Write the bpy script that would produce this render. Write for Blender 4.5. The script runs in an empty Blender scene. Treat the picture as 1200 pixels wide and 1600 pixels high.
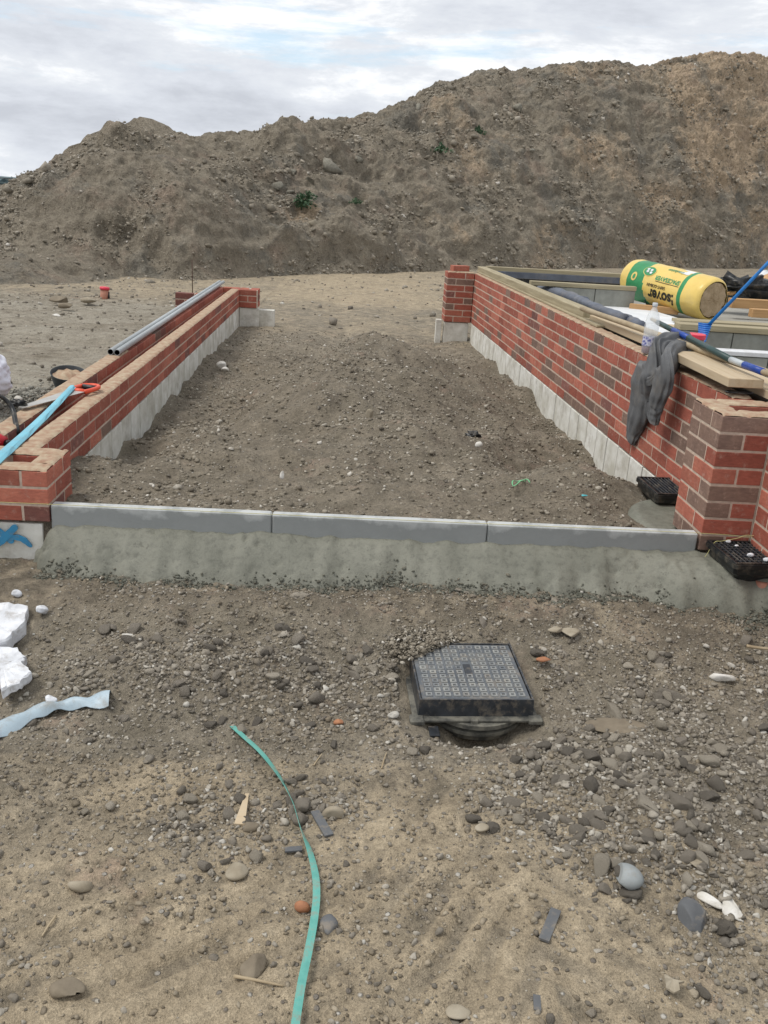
import bpy, math, random
import numpy as np
from math import radians, sin, cos, pi
from mathutils import Vector, Matrix, Euler
random.seed(7); RS = np.random.RandomState(11)
sc = bpy.context.scene; col = sc.collection

# ------------------------------------------------------------------ camera
CP = np.array([1.1825, -3.5751, 1.2585]); YAW, PIT, ROL, FPX = 0.0574, 0.3295, 0.0631, 1405.77
_f = np.array([sin(YAW)*cos(PIT), cos(YAW)*cos(PIT), -sin(PIT)])
_r = np.array([cos(YAW), -sin(YAW), 0.0]); _u = np.cross(_r, _f)
CR = cos(ROL)*_r + sin(ROL)*_u; CU = -sin(ROL)*_r + cos(ROL)*_u; CF = _f
cam = bpy.data.cameras.new('camera'); cam_o = bpy.data.objects.new('camera', cam); col.objects.link(cam_o)
m = Matrix.Identity(4)
for i in range(3):
    m[i][0] = CR[i]; m[i][1] = CU[i]; m[i][2] = -CF[i]; m[i][3] = CP[i]
cam_o.matrix_world = m
cam.sensor_fit = 'VERTICAL'; cam.sensor_height = 36.0; cam.lens = 36.0*FPX/1600; cam.clip_end = 3000; cam.clip_start = 0.05
sc.camera = cam_o

# ------------------------------------------------------------------ sky, sun, exposure
SUN_EL, SUN_AZ = radians(60), radians(-98)       # azimuth measured from +Y towards +X: high on the left
w = bpy.data.worlds.new('World'); sc.world = w; w.use_nodes = True
nt = w.node_tree; nt.nodes.clear(); N = nt.nodes.new; LK = nt.links.new
wo = N('ShaderNodeOutputWorld'); bg = N('ShaderNodeBackground'); bg.inputs['Strength'].default_value = 0.1
sky = N('ShaderNodeTexSky'); sky.sky_type = 'NISHITA'; sky.sun_disc = False
sky.sun_elevation = SUN_EL; sky.sun_rotation = SUN_AZ; sky.air_density = 1.0; sky.dust_density = 1.5
tc = N('ShaderNodeTexCoord')
def wnoise(scale, detail, rough, sx=1, sy=1, sz=4.0, off=(0,0,0), dist=0.0):
    mp = N('ShaderNodeMapping'); mp.inputs['Scale'].default_value = (sx, sy, sz); mp.inputs['Location'].default_value = off
    LK(tc.outputs['Generated'], mp.inputs['Vector'])
    n = N('ShaderNodeTexNoise'); n.inputs['Scale'].default_value = scale; n.inputs['Detail'].default_value = detail
    n.inputs['Roughness'].default_value = rough; n.inputs['Distortion'].default_value = dist
    LK(mp.outputs['Vector'], n.inputs['Vector']); return n.outputs['Fac']
def wramp(src, stops):
    r = N('ShaderNodeValToRGB'); r.color_ramp.elements[0].position = stops[0][0]; r.color_ramp.elements[0].color = stops[0][1]
    r.color_ramp.elements[1].position = stops[-1][0]; r.color_ramp.elements[1].color = stops[-1][1]
    for p, c in stops[1:-1]:
        e = r.color_ramp.elements.new(p); e.color = c
    LK(src, r.inputs['Fac']); return r.outputs['Color']
def g(v): return (v, v, v, 1)
cloud = wramp(wnoise(3.4, 12, 0.64, 1, 1, 3.6, (0.3, 0.1, 0.75), 0.12),
              [(0.34, (3.9, 4.1, 4.5, 1)), (0.45, (4.75, 4.98, 5.4, 1)), (0.52, (5.3, 5.52, 5.85, 1)), (0.58, (6.7, 6.8, 6.95, 1))])
skyc = N('ShaderNodeMix'); skyc.data_type = 'RGBA'; skyc.inputs[0].default_value = 0.45
LK(sky.outputs['Color'], skyc.inputs[6]); skyc.inputs[7].default_value = (5.0, 6.6, 7.7, 1)
gap = wramp(wnoise(2.2, 10, 0.64, 0.8, 0.8, 6.5, (1.7, 0.6, 0.22), 0.15), [(0.565, g(0)), (0.65, g(0.8))])
mx = N('ShaderNodeMix'); mx.data_type = 'RGBA'
LK(gap, mx.inputs[0]); LK(cloud, mx.inputs[6]); LK(skyc.outputs[2], mx.inputs[7])
LK(mx.outputs[2], bg.inputs['Color']); LK(bg.outputs[0], wo.inputs['Surface'])
sun = bpy.data.lights.new('sun', 'SUN'); sun.energy = 1.5; sun.angle = radians(22); sun.color = (1.0, 0.965, 0.91)
so = bpy.data.objects.new('sun', sun); col.objects.link(so)
sd = Vector((sin(SUN_AZ)*cos(SUN_EL), cos(SUN_AZ)*cos(SUN_EL), sin(SUN_EL)))
so.rotation_euler = sd.to_track_quat('Z', 'Y').to_euler()
vs = sc.view_settings; vs.view_transform = 'Standard'; vs.look = 'None'; vs.gamma = 1; vs.use_curve_mapping = False; vs.exposure = 0.64
try: sc.cycles.max_bounces = 6; sc.cycles.transparent_max_bounces = 8
except Exception: pass

# ------------------------------------------------------------------ helpers: places
def ray(u, v): return CR*(u-600)/FPX - CU*(v-800)/FPX + CF
def at(u, v, z):                      # the point of the level z seen at a photo position
    d = ray(u, v); return Vector(CP + d*(z-CP[2])/d[2])
def aty(u, v, y):
    d = ray(u, v); return Vector(CP + d*(y-CP[1])/d[1])
def atd(u, v, dd): return Vector(CP + ray(u, v)*dd)
# ------------------------------------------------------------------ helpers: noise
def _hash(ix, iy, seed):
    h = (ix.astype(np.int64)*374761393 + iy.astype(np.int64)*668265263 + seed*1274126177) & 0xffffffff
    h = ((h ^ (h >> 13))*1274126177) & 0xffffffff
    return ((h ^ (h >> 16)) & 0xffff)/65535.0
def perlin(x, y, seed=0):
    ix = np.floor(x); iy = np.floor(y); fx = x-ix; fy = y-iy
    u = fx*fx*fx*(fx*(fx*6-15)+10); v = fy*fy*fy*(fy*(fy*6-15)+10)
    def gr(a, b):
        t = _hash(ix+a, iy+b, seed)*2*pi; return np.cos(t)*(fx-a)+np.sin(t)*(fy-b)
    n0 = gr(0, 0)*(1-u)+gr(1, 0)*u; n1 = gr(0, 1)*(1-u)+gr(1, 1)*u
    return (n0*(1-v)+n1*v)*1.5
def fbm(x, y, o=4, seed=0, gain=0.5):
    s = 0; a = 1.0
    for k in range(o):
        s = s + a*perlin(x*2**k+k*17.3, y*2**k-k*9.1, seed+k); a *= gain
    return s
def ridg(x, y, o=3, seed=0):
    s = 0; a = 1.0
    for k in range(o):
        s = s + a*(1-2*np.abs(perlin(x*2**k+k*7.3, y*2**k-k*3.1, seed+k))); a *= 0.5
    return s
def S(a, b, t):
    t = np.clip((t-a)/(b-a), 0, 1); return t*t*(3-2*t)
def G(x, y, cx, cy, sx, sy, a=0.0):
    dx = x-cx; dy = y-cy; c, s = cos(a), sin(a)
    return np.exp(-((dx*c+dy*s)/sx)**2-((-dx*s+dy*c)/sy)**2)
# ------------------------------------------------------------------ helpers: meshes
def mesh(name, V, F, mats=None, smooth=False, mi=None):
    me = bpy.data.meshes.new(name)
    me.from_pydata([tuple(v) for v in V], [], [tuple(f) for f in F])
    for mt in (mats if isinstance(mats, (list, tuple)) else [mats]):
        if mt: me.materials.append(mt)
    if smooth: me.polygons.foreach_set('use_smooth', [True]*len(me.polygons))
    if mi is not None: me.polygons.foreach_set('material_index', mi)
    me.update(); return me
def np_mesh(name, V, F, mat, smooth=False):      # V (n,3), F (m,k) numpy arrays
    me = bpy.data.meshes.new(name); V = np.asarray(V, np.float32); F = np.asarray(F, np.int32); k = F.shape[1]
    me.vertices.add(len(V)); me.vertices.foreach_set('co', V.ravel())
    me.loops.add(F.size); me.loops.foreach_set('vertex_index', F.ravel())
    me.polygons.add(len(F)); me.polygons.foreach_set('loop_start', np.arange(0, F.size, k, dtype=np.int32))
    me.polygons.foreach_set('loop_total', np.full(len(F), k, np.int32))
    if smooth: me.polygons.foreach_set('use_smooth', np.ones(len(F), bool))
    if mat: me.materials.append(mat)
    me.update(calc_edges=True); me.validate(); return me
def ob(name, me, parent=None, loc=(0, 0, 0), rot=(0, 0, 0), scale=(1, 1, 1)):
    o = bpy.data.objects.new(name, me); col.objects.link(o)
    o.location = loc; o.rotation_euler = rot; o.scale = scale
    if parent: o.parent = parent
    return o
def tag(o, label, cat, group=None):
    o['label'] = label; o['category'] = cat
    if group: o['group'] = group
    return o
def struct(o): o['kind'] = 'structure'; return o
def stuff(o, label=None, cat=None):
    o['kind'] = 'stuff'
    if label: o['label'] = label; o['category'] = cat
    return o
def thing(name, label, cat, loc=(0, 0, 0), rot=(0, 0, 0), group=None):
    return tag(ob(name, None, None, loc, rot), label, cat, group)
def box(l, w_, h, c=0.003, jit=0.0, rnd=None):   # chamfered box centred on the origin: 24 verts, 26 faces
    V = []; idx = {}
    for sx in (-1, 1):
        for sy in (-1, 1):
            for sz in (-1, 1):
                j = [0, 0, 0] if not jit else [rnd.uniform(-jit, jit) for _ in range(3)]
                x, y, z = sx*l/2+j[0], sy*w_/2+j[1], sz*h/2+j[2]
                for ax, p in enumerate([(x, y-sy*c, z-sz*c), (x-sx*c, y, z-sz*c), (x-sx*c, y-sy*c, z)]):
                    idx[(sx, sy, sz, ax)] = len(V); V.append(p)
    F = []
    for ax in range(3):
        for s in (-1, 1):
            o = [a for a in range(3) if a != ax]; q = []
            for a, b in ((-1, -1), (1, -1), (1, 1), (-1, 1)):
                k = [0, 0, 0]; k[ax] = s; k[o[0]] = a; k[o[1]] = b; q.append(idx[(*k, ax)])
            if (s == 1) != (ax != 1): q = q[::-1]
            F.append(q)
    for a0 in range(3):
        for a1 in range(a0+1, 3):
            a2 = 3-a0-a1
            for s0 in (-1, 1):
                for s1 in (-1, 1):
                    def K(s2, ax):
                        k = [0, 0, 0]; k[a0] = s0; k[a1] = s1; k[a2] = s2; return idx[(*k, ax)]
                    F.append([K(-1, a0), K(1, a0), K(1, a1), K(-1, a1)])
    for sx in (-1, 1):
        for sy in (-1, 1):
            for sz in (-1, 1): F.append([idx[(sx, sy, sz, a)] for a in range(3)])
    return V, fixn(V, F)
def fixn(V, F):                                   # outward normals for shapes convex about the origin
    out = []
    c = np.mean(np.array(V), axis=0)
    for f in F:
        P = [np.array(V[i]) for i in f]; n = np.cross(P[1]-P[0], P[2]-P[0])
        out.append(list(f) if np.dot(n, np.mean(P, axis=0)-c) > 0 else list(f)[::-1])
    return out
def bx(V, F, x0, x1, y0, y1, z0, z1, c=0.002):   # add an axis aligned box to lists
    v, f = box(x1-x0, y1-y0, z1-z0, c); n = len(V)
    V += [(p[0]+(x0+x1)/2, p[1]+(y0+y1)/2, p[2]+(z0+z1)/2) for p in v]; F += [[i+n for i in q] for q in f]
def beam(name, a, b, wd, th, mat, parent=None, up=(0, 0, 1), c=0.003):   # a timber from a to b (centres)
    a, b = Vector(a), Vector(b); d = b-a; L = d.length
    x = d.normalized(); y = Vector(up).cross(x).normalized(); z = x.cross(y)
    v, f = box(L, wd, th, c); o = ob(name, mesh(name, v, f, mat), parent)
    M = Matrix((x, y, z)).transposed().to_4x4(); M.translation = (a+b)/2; o.matrix_basis = M; return o
def tube_lists(P, R, n=10, cap=True, flat=1.0, upv=(0, 0, 1)):
    V = []; F = []; P = [Vector(p) for p in P]
    if not hasattr(R, '__len__'): R = [R]*len(P)
    side = None
    for i, p in enumerate(P):
        t = (P[min(i+1, len(P)-1)]-P[max(i-1, 0)]).normalized()
        s = t.cross(Vector(upv))
        if s.length < 1e-3: s = side if side else t.cross(Vector((1, 0, 0)))
        s.normalize(); side = s; u = s.cross(t).normalized()
        for k in range(n):
            a = 2*pi*k/n; V.append(p+s*cos(a)*R[i]+u*sin(a)*R[i]*flat)
    for i in range(len(P)-1):
        for k in range(n):
            F.append([i*n+k, i*n+(k+1) % n, (i+1)*n+(k+1) % n, (i+1)*n+k])
    if cap: F.append(list(range(n))[::-1]); F.append([(len(P)-1)*n+k for k in range(n)])
    return V, F
def tube(name, P, R, mat, parent=None, n=10, cap=True, flat=1.0, smooth=True, upv=(0, 0, 1)):
    V, F = tube_lists(P, R, n, cap, flat, upv); return ob(name, mesh(name, V, F, mat, smooth), parent)
def smooth_path(P, n=8):
    P = [np.array(p, float) for p in P]; out = []
    Q = [2*P[0]-P[1]]+P+[2*P[-1]-P[-2]]
    for i in range(1, len(Q)-2):
        for k in range(n):
            t = k/n; a, b, c, d = Q[i-1], Q[i], Q[i+1], Q[i+2]
            out.append(0.5*((2*b)+(-a+c)*t+(2*a-5*b+4*c-d)*t*t+(-a+3*b-3*c+d)*t**3))
    out.append(P[-1]); return out
def ico(sub=0):
    t = (1+5**.5)/2
    V = [(-1, t, 0), (1, t, 0), (-1, -t, 0), (1, -t, 0), (0, -1, t), (0, 1, t), (0, -1, -t), (0, 1, -t), (t, 0, -1), (t, 0, 1), (-t, 0, -1), (-t, 0, 1)]
    F = [(0, 11, 5), (0, 5, 1), (0, 1, 7), (0, 7, 10), (0, 10, 11), (1, 5, 9), (5, 11, 4), (11, 10, 2), (10, 7, 6), (7, 1, 8), (3, 9, 4), (3, 4, 2), (3, 2, 6), (3, 6, 8), (3, 8, 9), (4, 9, 5), (2, 4, 11), (6, 2, 10), (8, 6, 7), (9, 8, 1)]
    V = [np.array(v)/np.linalg.norm(v) for v in V]
    for _ in range(sub):
        c = {}; F2 = []
        def mid(a, b):
            k = (min(a, b), max(a, b))
            if k not in c: p = V[a]+V[b]; V.append(p/np.linalg.norm(p)); c[k] = len(V)-1
            return c[k]
        for a, b, d in F:
            x, y, z = mid(a, b), mid(b, d), mid(d, a); F2 += [(a, x, z), (b, y, x), (d, z, y), (x, y, z)]
        F = F2
    return np.array(V), np.array(F, np.int32)
def rock(sub, rs, rough=0.22, cut=5, lo=0.5):             # a stone: lumpy ball with planes knocked off
    V, F = ico(sub); V = V.copy()
    for _ in range(5):
        d = rs.normal(size=3); d /= np.linalg.norm(d); V += V*(rough*0.5*np.sin(2.3*(V@d)+rs.uniform(0, 6)))[:, None]
    for _ in range(cut):
        d = rs.normal(size=3); d /= np.linalg.norm(d); h = rs.uniform(lo, 0.85); k = V@d
        V -= np.outer(np.maximum(k-h, 0), d)
    return V, F

# ------------------------------------------------------------------ materials
def mat(name):
    mt = bpy.data.materials.new(name); mt.use_nodes = True; t = mt.node_tree; b = t.nodes['Principled BSDF']; return mt, t, b
def _noise(t, vec, scale, detail=5, rough=0.55, dist=0.0):
    n = t.nodes.new('ShaderNodeTexNoise'); n.inputs['Scale'].default_value = scale; n.inputs['Detail'].default_value = detail
    n.inputs['Roughness'].default_value = rough; n.inputs['Distortion'].default_value = dist
    if vec is not None: t.links.new(vec, n.inputs['Vector'])
    return n.outputs['Fac']
def _ramp(t, src, stops):
    r = t.nodes.new('ShaderNodeValToRGB'); e = r.color_ramp.elements
    e[0].position, e[0].color = stops[0][0], c4(stops[0][1]); e[1].position, e[1].color = stops[-1][0], c4(stops[-1][1])
    for p, c in stops[1:-1]:
        q = e.new(p); q.color = c4(c)
    t.links.new(src, r.inputs['Fac']); return r.outputs['Color']
def c4(c): return (c, c, c, 1) if not hasattr(c, '__len__') else (tuple(c)+(1,))[:4]
def _mix(t, fac, a, b, mode='MIX'):
    n = t.nodes.new('ShaderNodeMix'); n.data_type = 'RGBA'; n.blend_type = mode
    for i, v in ((0, fac), (6, a), (7, b)):
        s = n.inputs[i]
        if isinstance(v, bpy.types.NodeSocket): t.links.new(v, s)
        elif i == 0: s.default_value = v
        else: s.default_value = c4(v)
    return n.outputs[2]
def _math(t, op, a, b=None):
    n = t.nodes.new('ShaderNodeMath'); n.operation = op
    for s, v in zip(n.inputs, (a, b)):
        if v is None: continue
        if isinstance(v, bpy.types.NodeSocket): t.links.new(v, s)
        else: s.default_value = v
    return n.outputs[0]
def _bump(t, b, h, strength=0.5, dist=0.01):
    n = t.nodes.new('ShaderNodeBump'); n.inputs['Strength'].default_value = strength; n.inputs['Distance'].default_value = dist
    t.links.new(h, n.inputs['Height']); t.links.new(n.outputs[0], b.inputs['Normal'])
def _coord(t, kind='Object', rnd=False):
    c = t.nodes.new('ShaderNodeTexCoord').outputs[kind]
    if rnd:
        oi = t.nodes.new('ShaderNodeObjectInfo'); a = t.nodes.new('ShaderNodeVectorMath'); a.operation = 'ADD'
        cm = t.nodes.new('ShaderNodeCombineXYZ'); ml = _math(t, 'MULTIPLY', oi.outputs['Random'], 37.0)
        t.links.new(ml, cm.inputs[0]); t.links.new(ml, cm.inputs[2]); t.links.new(c, a.inputs[0]); t.links.new(cm.outputs[0], a.inputs[1]); c = a.outputs[0]
    return c
def simple(name, base, dark=None, scale=20, rough=0.7, bump=0.2, bdist=0.002, metallic=0.0, rnd=True, lo=0.35, hi=0.7, stretch=None, spec=0.4, soil=0.0, sscale=14):
    mt, t, b = mat(name); v = _coord(t, rnd=rnd)
    if stretch:
        mp = t.nodes.new('ShaderNodeMapping'); mp.inputs['Scale'].default_value = stretch; t.links.new(v, mp.inputs[0]); v = mp.outputs[0]
    n = _noise(t, v, scale, 6, 0.6)
    c_ = _ramp(t, n, [(lo, dark or tuple(x*0.6 for x in base)), (hi, base)])
    if soil: c_ = _mix(t, _ramp(t, _noise(t, v, sscale, 7, 0.72), [(0.50, 0), (0.66, soil)]), c_, (0.24, 0.20, 0.15))
    t.links.new(c_, b.inputs['Base Color'])
    b.inputs['Roughness'].default_value = rough; b.inputs['Metallic'].default_value = metallic; b.inputs['Specular IOR Level'].default_value = spec
    if bump: _bump(t, b, _noise(t, v, scale*3, 5, 0.6), bump, bdist)
    return mt

def dirt_mat():
    mt, t, b = mat('dirt'); v = _coord(t)
    at_ = t.nodes.new('ShaderNodeAttribute'); at_.attribute_name = 'zone'
    sp = t.nodes.new('ShaderNodeSeparateColor'); t.links.new(at_.outputs['Color'], sp.inputs[0])
    n1 = _noise(t, v, 1.7, 6, 0.62); n2 = _noise(t, v, 9, 6, 0.65); n3 = _noise(t, v, 55, 5, 0.7); n4 = _noise(t, v, 240, 3, 0.6)
    base = _mix(t, _ramp(t, n2, [(0.35, 0), (0.65, 1)]), (0.140, 0.120, 0.088), (0.225, 0.194, 0.148))
    tan = _mix(t, _ramp(t, n2, [(0.3, 0), (0.7, 1)]), (0.245, 0.196, 0.132), (0.365, 0.300, 0.208))
    dark = _mix(t, _ramp(t, n2, [(0.35, 0), (0.65, 1)]), (0.105, 0.088, 0.064), (0.195, 0.164, 0.122))
    pink = (0.27, 0.19, 0.145); grey = (0.262, 0.238, 0.192)
    def soft(ch, a=0.28):                          # attribute broken up by noise
        s = _math(t, 'ADD', sp.outputs[ch], _math(t, 'MULTIPLY', _math(t, 'SUBTRACT', n1, 0.5), 1.1))
        s = _math(t, 'ADD', s, _math(t, 'MULTIPLY', _math(t, 'SUBTRACT', n2, 0.5), 0.9))
        return _ramp(t, s, [(0.5-a, 0), (0.5+a, 1)])
    c = _mix(t, soft(1), base, dark); c = _mix(t, soft(0), c, tan); c = _mix(t, soft(2, 0.2), c, grey)
    c = _mix(t, _ramp(t, _noise(t, v, 3.3, 5, 0.7), [(0.60, 0), (0.72, 0.45)]), c, pink)
    c = _mix(t, _ramp(t, _noise(t, v, 5.1, 7, 0.75), [(0.54, 0), (0.68, 0.7)]), c, (0.125, 0.105, 0.078))
    c = _mix(t, 0.55, c, _ramp(t, n3, [(0.28, 0.5), (0.5, 1.25), (0.72, 1.75)]), 'MULTIPLY')
    c = _mix(t, 0.55, c, _ramp(t, n4, [(0.32, 0.6), (0.68, 1.6)]), 'MULTIPLY')
    vo = t.nodes.new('ShaderNodeTexVoronoi'); vo.inputs['Scale'].default_value = 42; t.links.new(v, vo.inputs['Vector'])
    sep = t.nodes.new('ShaderNodeSeparateColor'); t.links.new(vo.outputs['Color'], sep.inputs[0])
    pm = _math(t, 'MULTIPLY', _ramp(t, vo.outputs['Distance'], [(0.22, 1), (0.34, 0)]), _ramp(t, sep.outputs[0], [(0.80, 0), (0.84, 1)]))
    pc = _ramp(t, sep.outputs[1], [(0.0, (0.16, 0.135, 0.11)), (0.8, (0.28, 0.25, 0.21)), (1.0, (0.55, 0.52, 0.46))])
    c = _mix(t, pm, c, pc)
    t.links.new(c, b.inputs['Base Color']); b.inputs['Roughness'].default_value = 0.88; b.inputs['Specular IOR Level'].default_value = 0.25
    h = _math(t, 'ADD', _math(t, 'MULTIPLY', n3, 1.0), _math(t, 'MULTIPLY', n4, 0.35)); h = _math(t, 'ADD', h, _math(t, 'MULTIPLY', pm, 0.5))
    h = _math(t, 'ADD', h, _math(t, 'MULTIPLY', n2, 1.2))
    _bump(t, b, h, 1.0, 0.014); return mt
def heap_mat():
    mt, t, b = mat('heap_earth'); v = _coord(t)
    at_ = t.nodes.new('ShaderNodeAttribute'); at_.attribute_name = 'zone'
    sp = t.nodes.new('ShaderNodeSeparateColor'); t.links.new(at_.outputs['Color'], sp.inputs[0])
    mp = t.nodes.new('ShaderNodeMapping'); mp.inputs['Scale'].default_value = (1.0, 0.35, 0.35); mp.inputs['Rotation'].default_value = (0, radians(18), 0); t.links.new(v, mp.inputs[0])
    n1 = _noise(t, v, 0.30, 11, 0.70, 0.2); n2 = _noise(t, v, 1.6, 11, 0.76); n3 = _noise(t, v, 9, 8, 0.78); n4 = _noise(t, v, 34, 5, 0.7); n5 = _noise(t, v, 0.9, 11, 0.72, 0.1)
    base = _mix(t, _ramp(t, n2, [(0.35, 0), (0.65, 1)]), (0.190, 0.163, 0.124), (0.315, 0.272, 0.210))
    tan = _mix(t, _ramp(t, n3, [(0.35, 0), (0.65, 1)]), (0.33, 0.245, 0.162), (0.47, 0.365, 0.255))
    s = _math(t, 'ADD', sp.outputs[0], _math(t, 'MULTIPLY', _math(t, 'SUBTRACT', n1, 0.5), 2.4))
    s = _math(t, 'ADD', s, _math(t, 'MULTIPLY', _math(t, 'SUBTRACT', n2, 0.5), 1.2))
    c = _mix(t, _ramp(t, s, [(0.48, 0), (0.82, 0.9)]), base, tan)
    c = _mix(t, _ramp(t, n5, [(0.53, 0), (0.66, 0.5)]), c, (0.315, 0.235, 0.180))
    c = _mix(t, _ramp(t, _noise(t, v, 0.55, 11, 0.74, 0.1), [(0.53, 0), (0.60, 0.65)]), c, (0.175, 0.165, 0.140))
    c = _mix(t, 0.6, c, _ramp(t, n3, [(0.28, 0.55), (0.5, 1.35), (0.72, 2.0)]), 'MULTIPLY')
    c = _mix(t, 0.6, c, _ramp(t, n4, [(0.32, 0.7), (0.68, 1.8)]), 'MULTIPLY')
    t.links.new(c, b.inputs['Base Color']); b.inputs['Roughness'].default_value = 0.92; b.inputs['Specular IOR Level'].default_value = 0.15
    h = _math(t, 'ADD', _math(t, 'MULTIPLY', n2, 2.4), _math(t, 'ADD', n3, _math(t, 'MULTIPLY', n4, 0.4))); _bump(t, b, h, 1.0, 0.13); return mt
def stone_mat(name, stops, island=True, rough=0.8):
    mt, t, b = mat(name); v = _coord(t)
    if island: r = t.nodes.new('ShaderNodeNewGeometry').outputs['Random Per Island']
    else: r = t.nodes.new('ShaderNodeObjectInfo').outputs['Random']
    c = _ramp(t, r, stops)
    c = _mix(t, 0.7, c, _ramp(t, _noise(t, v, 60, 5, 0.7), [(0.3, 0.6), (0.7, 1.3)]), 'MULTIPLY')
    c = _mix(t, _ramp(t, _noise(t, v, 22, 4, 0.6), [(0.50, 0), (0.68, 0.75)]), c, (0.20, 0.168, 0.125))
    t.links.new(c, b.inputs['Base Color']); b.inputs['Roughness'].default_value = rough; b.inputs['Specular IOR Level'].default_value = 0.3
    _bump(t, b, _math(t, 'ADD', _noise(t, v, 130, 4, 0.6), _noise(t, v, 45, 4, 0.7)), 0.8, 0.004); return mt
def brick_mat(name, base, alt):
    mt, t, b = mat(name); v = _coord(t, rnd=True); oi = t.nodes.new('ShaderNodeObjectInfo')
    mp = t.nodes.new('ShaderNodeMapping'); mp.inputs['Scale'].default_value = (7, 7, 22); t.links.new(v, mp.inputs[0])
    c = _mix(t, _ramp(t, _noise(t, v, 11, 5, 0.65), [(0.35, 0), (0.68, 1)]), base, alt)
    c = _mix(t, 0.45, c, _ramp(t, _noise(t, mp.outputs[0], 5, 5, 0.7), [(0.3, 0.5), (0.7, 1.35)]), 'MULTIPLY')
    c = _mix(t, 1.0, c, _ramp(t, oi.outputs['Random'], [(0, 0.76), (1, 1.18)]), 'MULTIPLY')
    c = _mix(t, _ramp(t, _noise(t, v, 26, 5, 0.7), [(0.56, 0), (0.74, 0.65)]), c, (0.46, 0.32, 0.25))
    t.links.new(c, b.inputs['Base Color']); b.inputs['Roughness'].default_value = 0.82; b.inputs['Specular IOR Level'].default_value = 0.3
    _bump(t, b, _noise(t, v, 150, 5, 0.7), 0.5, 0.002); return mt
M = {}
M['dirt'] = dirt_mat(); M['heap'] = heap_mat()
GREYS = [(0, (0.12, 0.105, 0.085)), (0.3, (0.185, 0.162, 0.13)), (0.65, (0.265, 0.235, 0.19)), (0.92, (0.38, 0.345, 0.285)), (0.978, (0.50, 0.475, 0.42)), (1.0, (0.40, 0.36, 0.30))]
M['gravel'] = stone_mat('gravel', GREYS); M['stone'] = stone_mat('stone', GREYS, False)
M['crumb'] = stone_mat('crumb', [(0, (0.115, 0.098, 0.073)), (0.5, (0.225, 0.195, 0.148)), (0.86, (0.32, 0.282, 0.222)), (0.96, (0.40, 0.365, 0.30)), (0.99, (0.62, 0.58, 0.51))])
M['clod'] = stone_mat('clod', [(0, (0.16, 0.14, 0.108)), (0.5, (0.245, 0.215, 0.168)), (0.9, (0.33, 0.29, 0.23)), (0.98, (0.42, 0.38, 0.32)), (1.0, (0.60, 0.56, 0.50))])
M['clodbig'] = simple('grey_clay_boulder', (0.28, 0.262, 0.215), (0.18, 0.165, 0.13), 5, 0.95, 0.8, 0.02)
M['red1'] = brick_mat('brick_red', (0.37, 0.110, 0.073), (0.30, 0.088, 0.060))
M['red2'] = brick_mat('brick_orange_red', (0.43, 0.150, 0.098), (0.35, 0.110, 0.075))
M['brown'] = brick_mat('brick_brown', (0.235, 0.150, 0.113), (0.18, 0.115, 0.09))
M['plum'] = brick_mat('brick_plum', (0.240, 0.095, 0.074), (0.175, 0.080, 0.068))
M['mortar'] = simple('mortar', (0.60, 0.475, 0.38), (0.44, 0.345, 0.27), 40, 0.95, 0.5, 0.003, rnd=False)
M['bed'] = simple('mortar_bed', (0.45, 0.375, 0.26), (0.32, 0.19, 0.125), 22, 0.95, 0.6, 0.004, rnd=False)
M['block'] = simple('aerated_block', (0.76, 0.75, 0.70), (0.50, 0.48, 0.41), 6, 0.95, 0.5, 0.003, soil=0.40, sscale=8)
M['greyblock'] = simple('grey_blockwork', (0.30, 0.305, 0.27), (0.215, 0.215, 0.19), 9, 0.95, 0.5, 0.003)
M['ply'] = simple('pale_timber', (0.56, 0.455, 0.31), (0.43, 0.33, 0.21), 5, 0.75, 0.25, 0.001, stretch=(0.6, 9, 9), soil=0.3, sscale=5)
M['treated'] = simple('treated_timber', (0.40, 0.345, 0.225), (0.27, 0.225, 0.14), 5, 0.8, 0.25, 0.001, stretch=(0.6, 9, 9))
M['orangewood'] = simple('orange_timber', (0.52, 0.32, 0.15), (0.40, 0.23, 0.10), 5, 0.75, 0.25, 0.001, stretch=(0.6, 9, 9))
M['oldwood'] = simple('weathered_handle', (0.44, 0.36, 0.24), (0.30, 0.23, 0.14), 8, 0.7, 0.3, 0.001, rnd=False)
M['blackplastic'] = simple('black_plastic', (0.016, 0.018, 0.019), (0.008, 0.009, 0.01), 14, 0.38, 0.1, 0.001, soil=0.35, sscale=20)
M['dustyplastic'] = simple('dusty_black_plastic', (0.045, 0.050, 0.056), (0.018, 0.020, 0.024), 22, 0.36, 0.25, 0.001, lo=0.3, hi=0.75, soil=0.55, sscale=20)
M['mudplastic'] = simple('muddy_plastic', (0.17, 0.16, 0.13), (0.05, 0.05, 0.045), 18, 0.75, 0.4, 0.002, lo=0.4, hi=0.6)
M['dpc'] = simple('blue_black_membrane', (0.075, 0.085, 0.115), (0.04, 0.046, 0.065), 6, 0.5, 0.3, 0.004)
M['lid'] = simple('grey_membrane', (0.14, 0.155, 0.19), (0.085, 0.095, 0.12), 7, 0.55, 0.5, 0.006, soil=0.35, sscale=6)
M['conduit'] = simple('grey_plastic_pipe', (0.46, 0.49, 0.50), (0.36, 0.385, 0.39), 3, 0.4, 0.05, 0.001, soil=0.3, sscale=4)
M['white'] = simple('white_board', (0.72, 0.73, 0.74), (0.60, 0.61, 0.62), 5, 0.7, 0.15, 0.002, soil=0.35, sscale=3)
M['polyst'] = simple('white_aerated_rubble', (0.80, 0.81, 0.83), (0.55, 0.56, 0.58), 12, 0.92, 0.9, 0.006, soil=0.6, sscale=14)
M['plaster'] = simple('white_plaster', (0.72, 0.70, 0.66), (0.50, 0.47, 0.41), 18, 0.9, 0.5, 0.004, soil=0.6, sscale=16)
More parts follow.
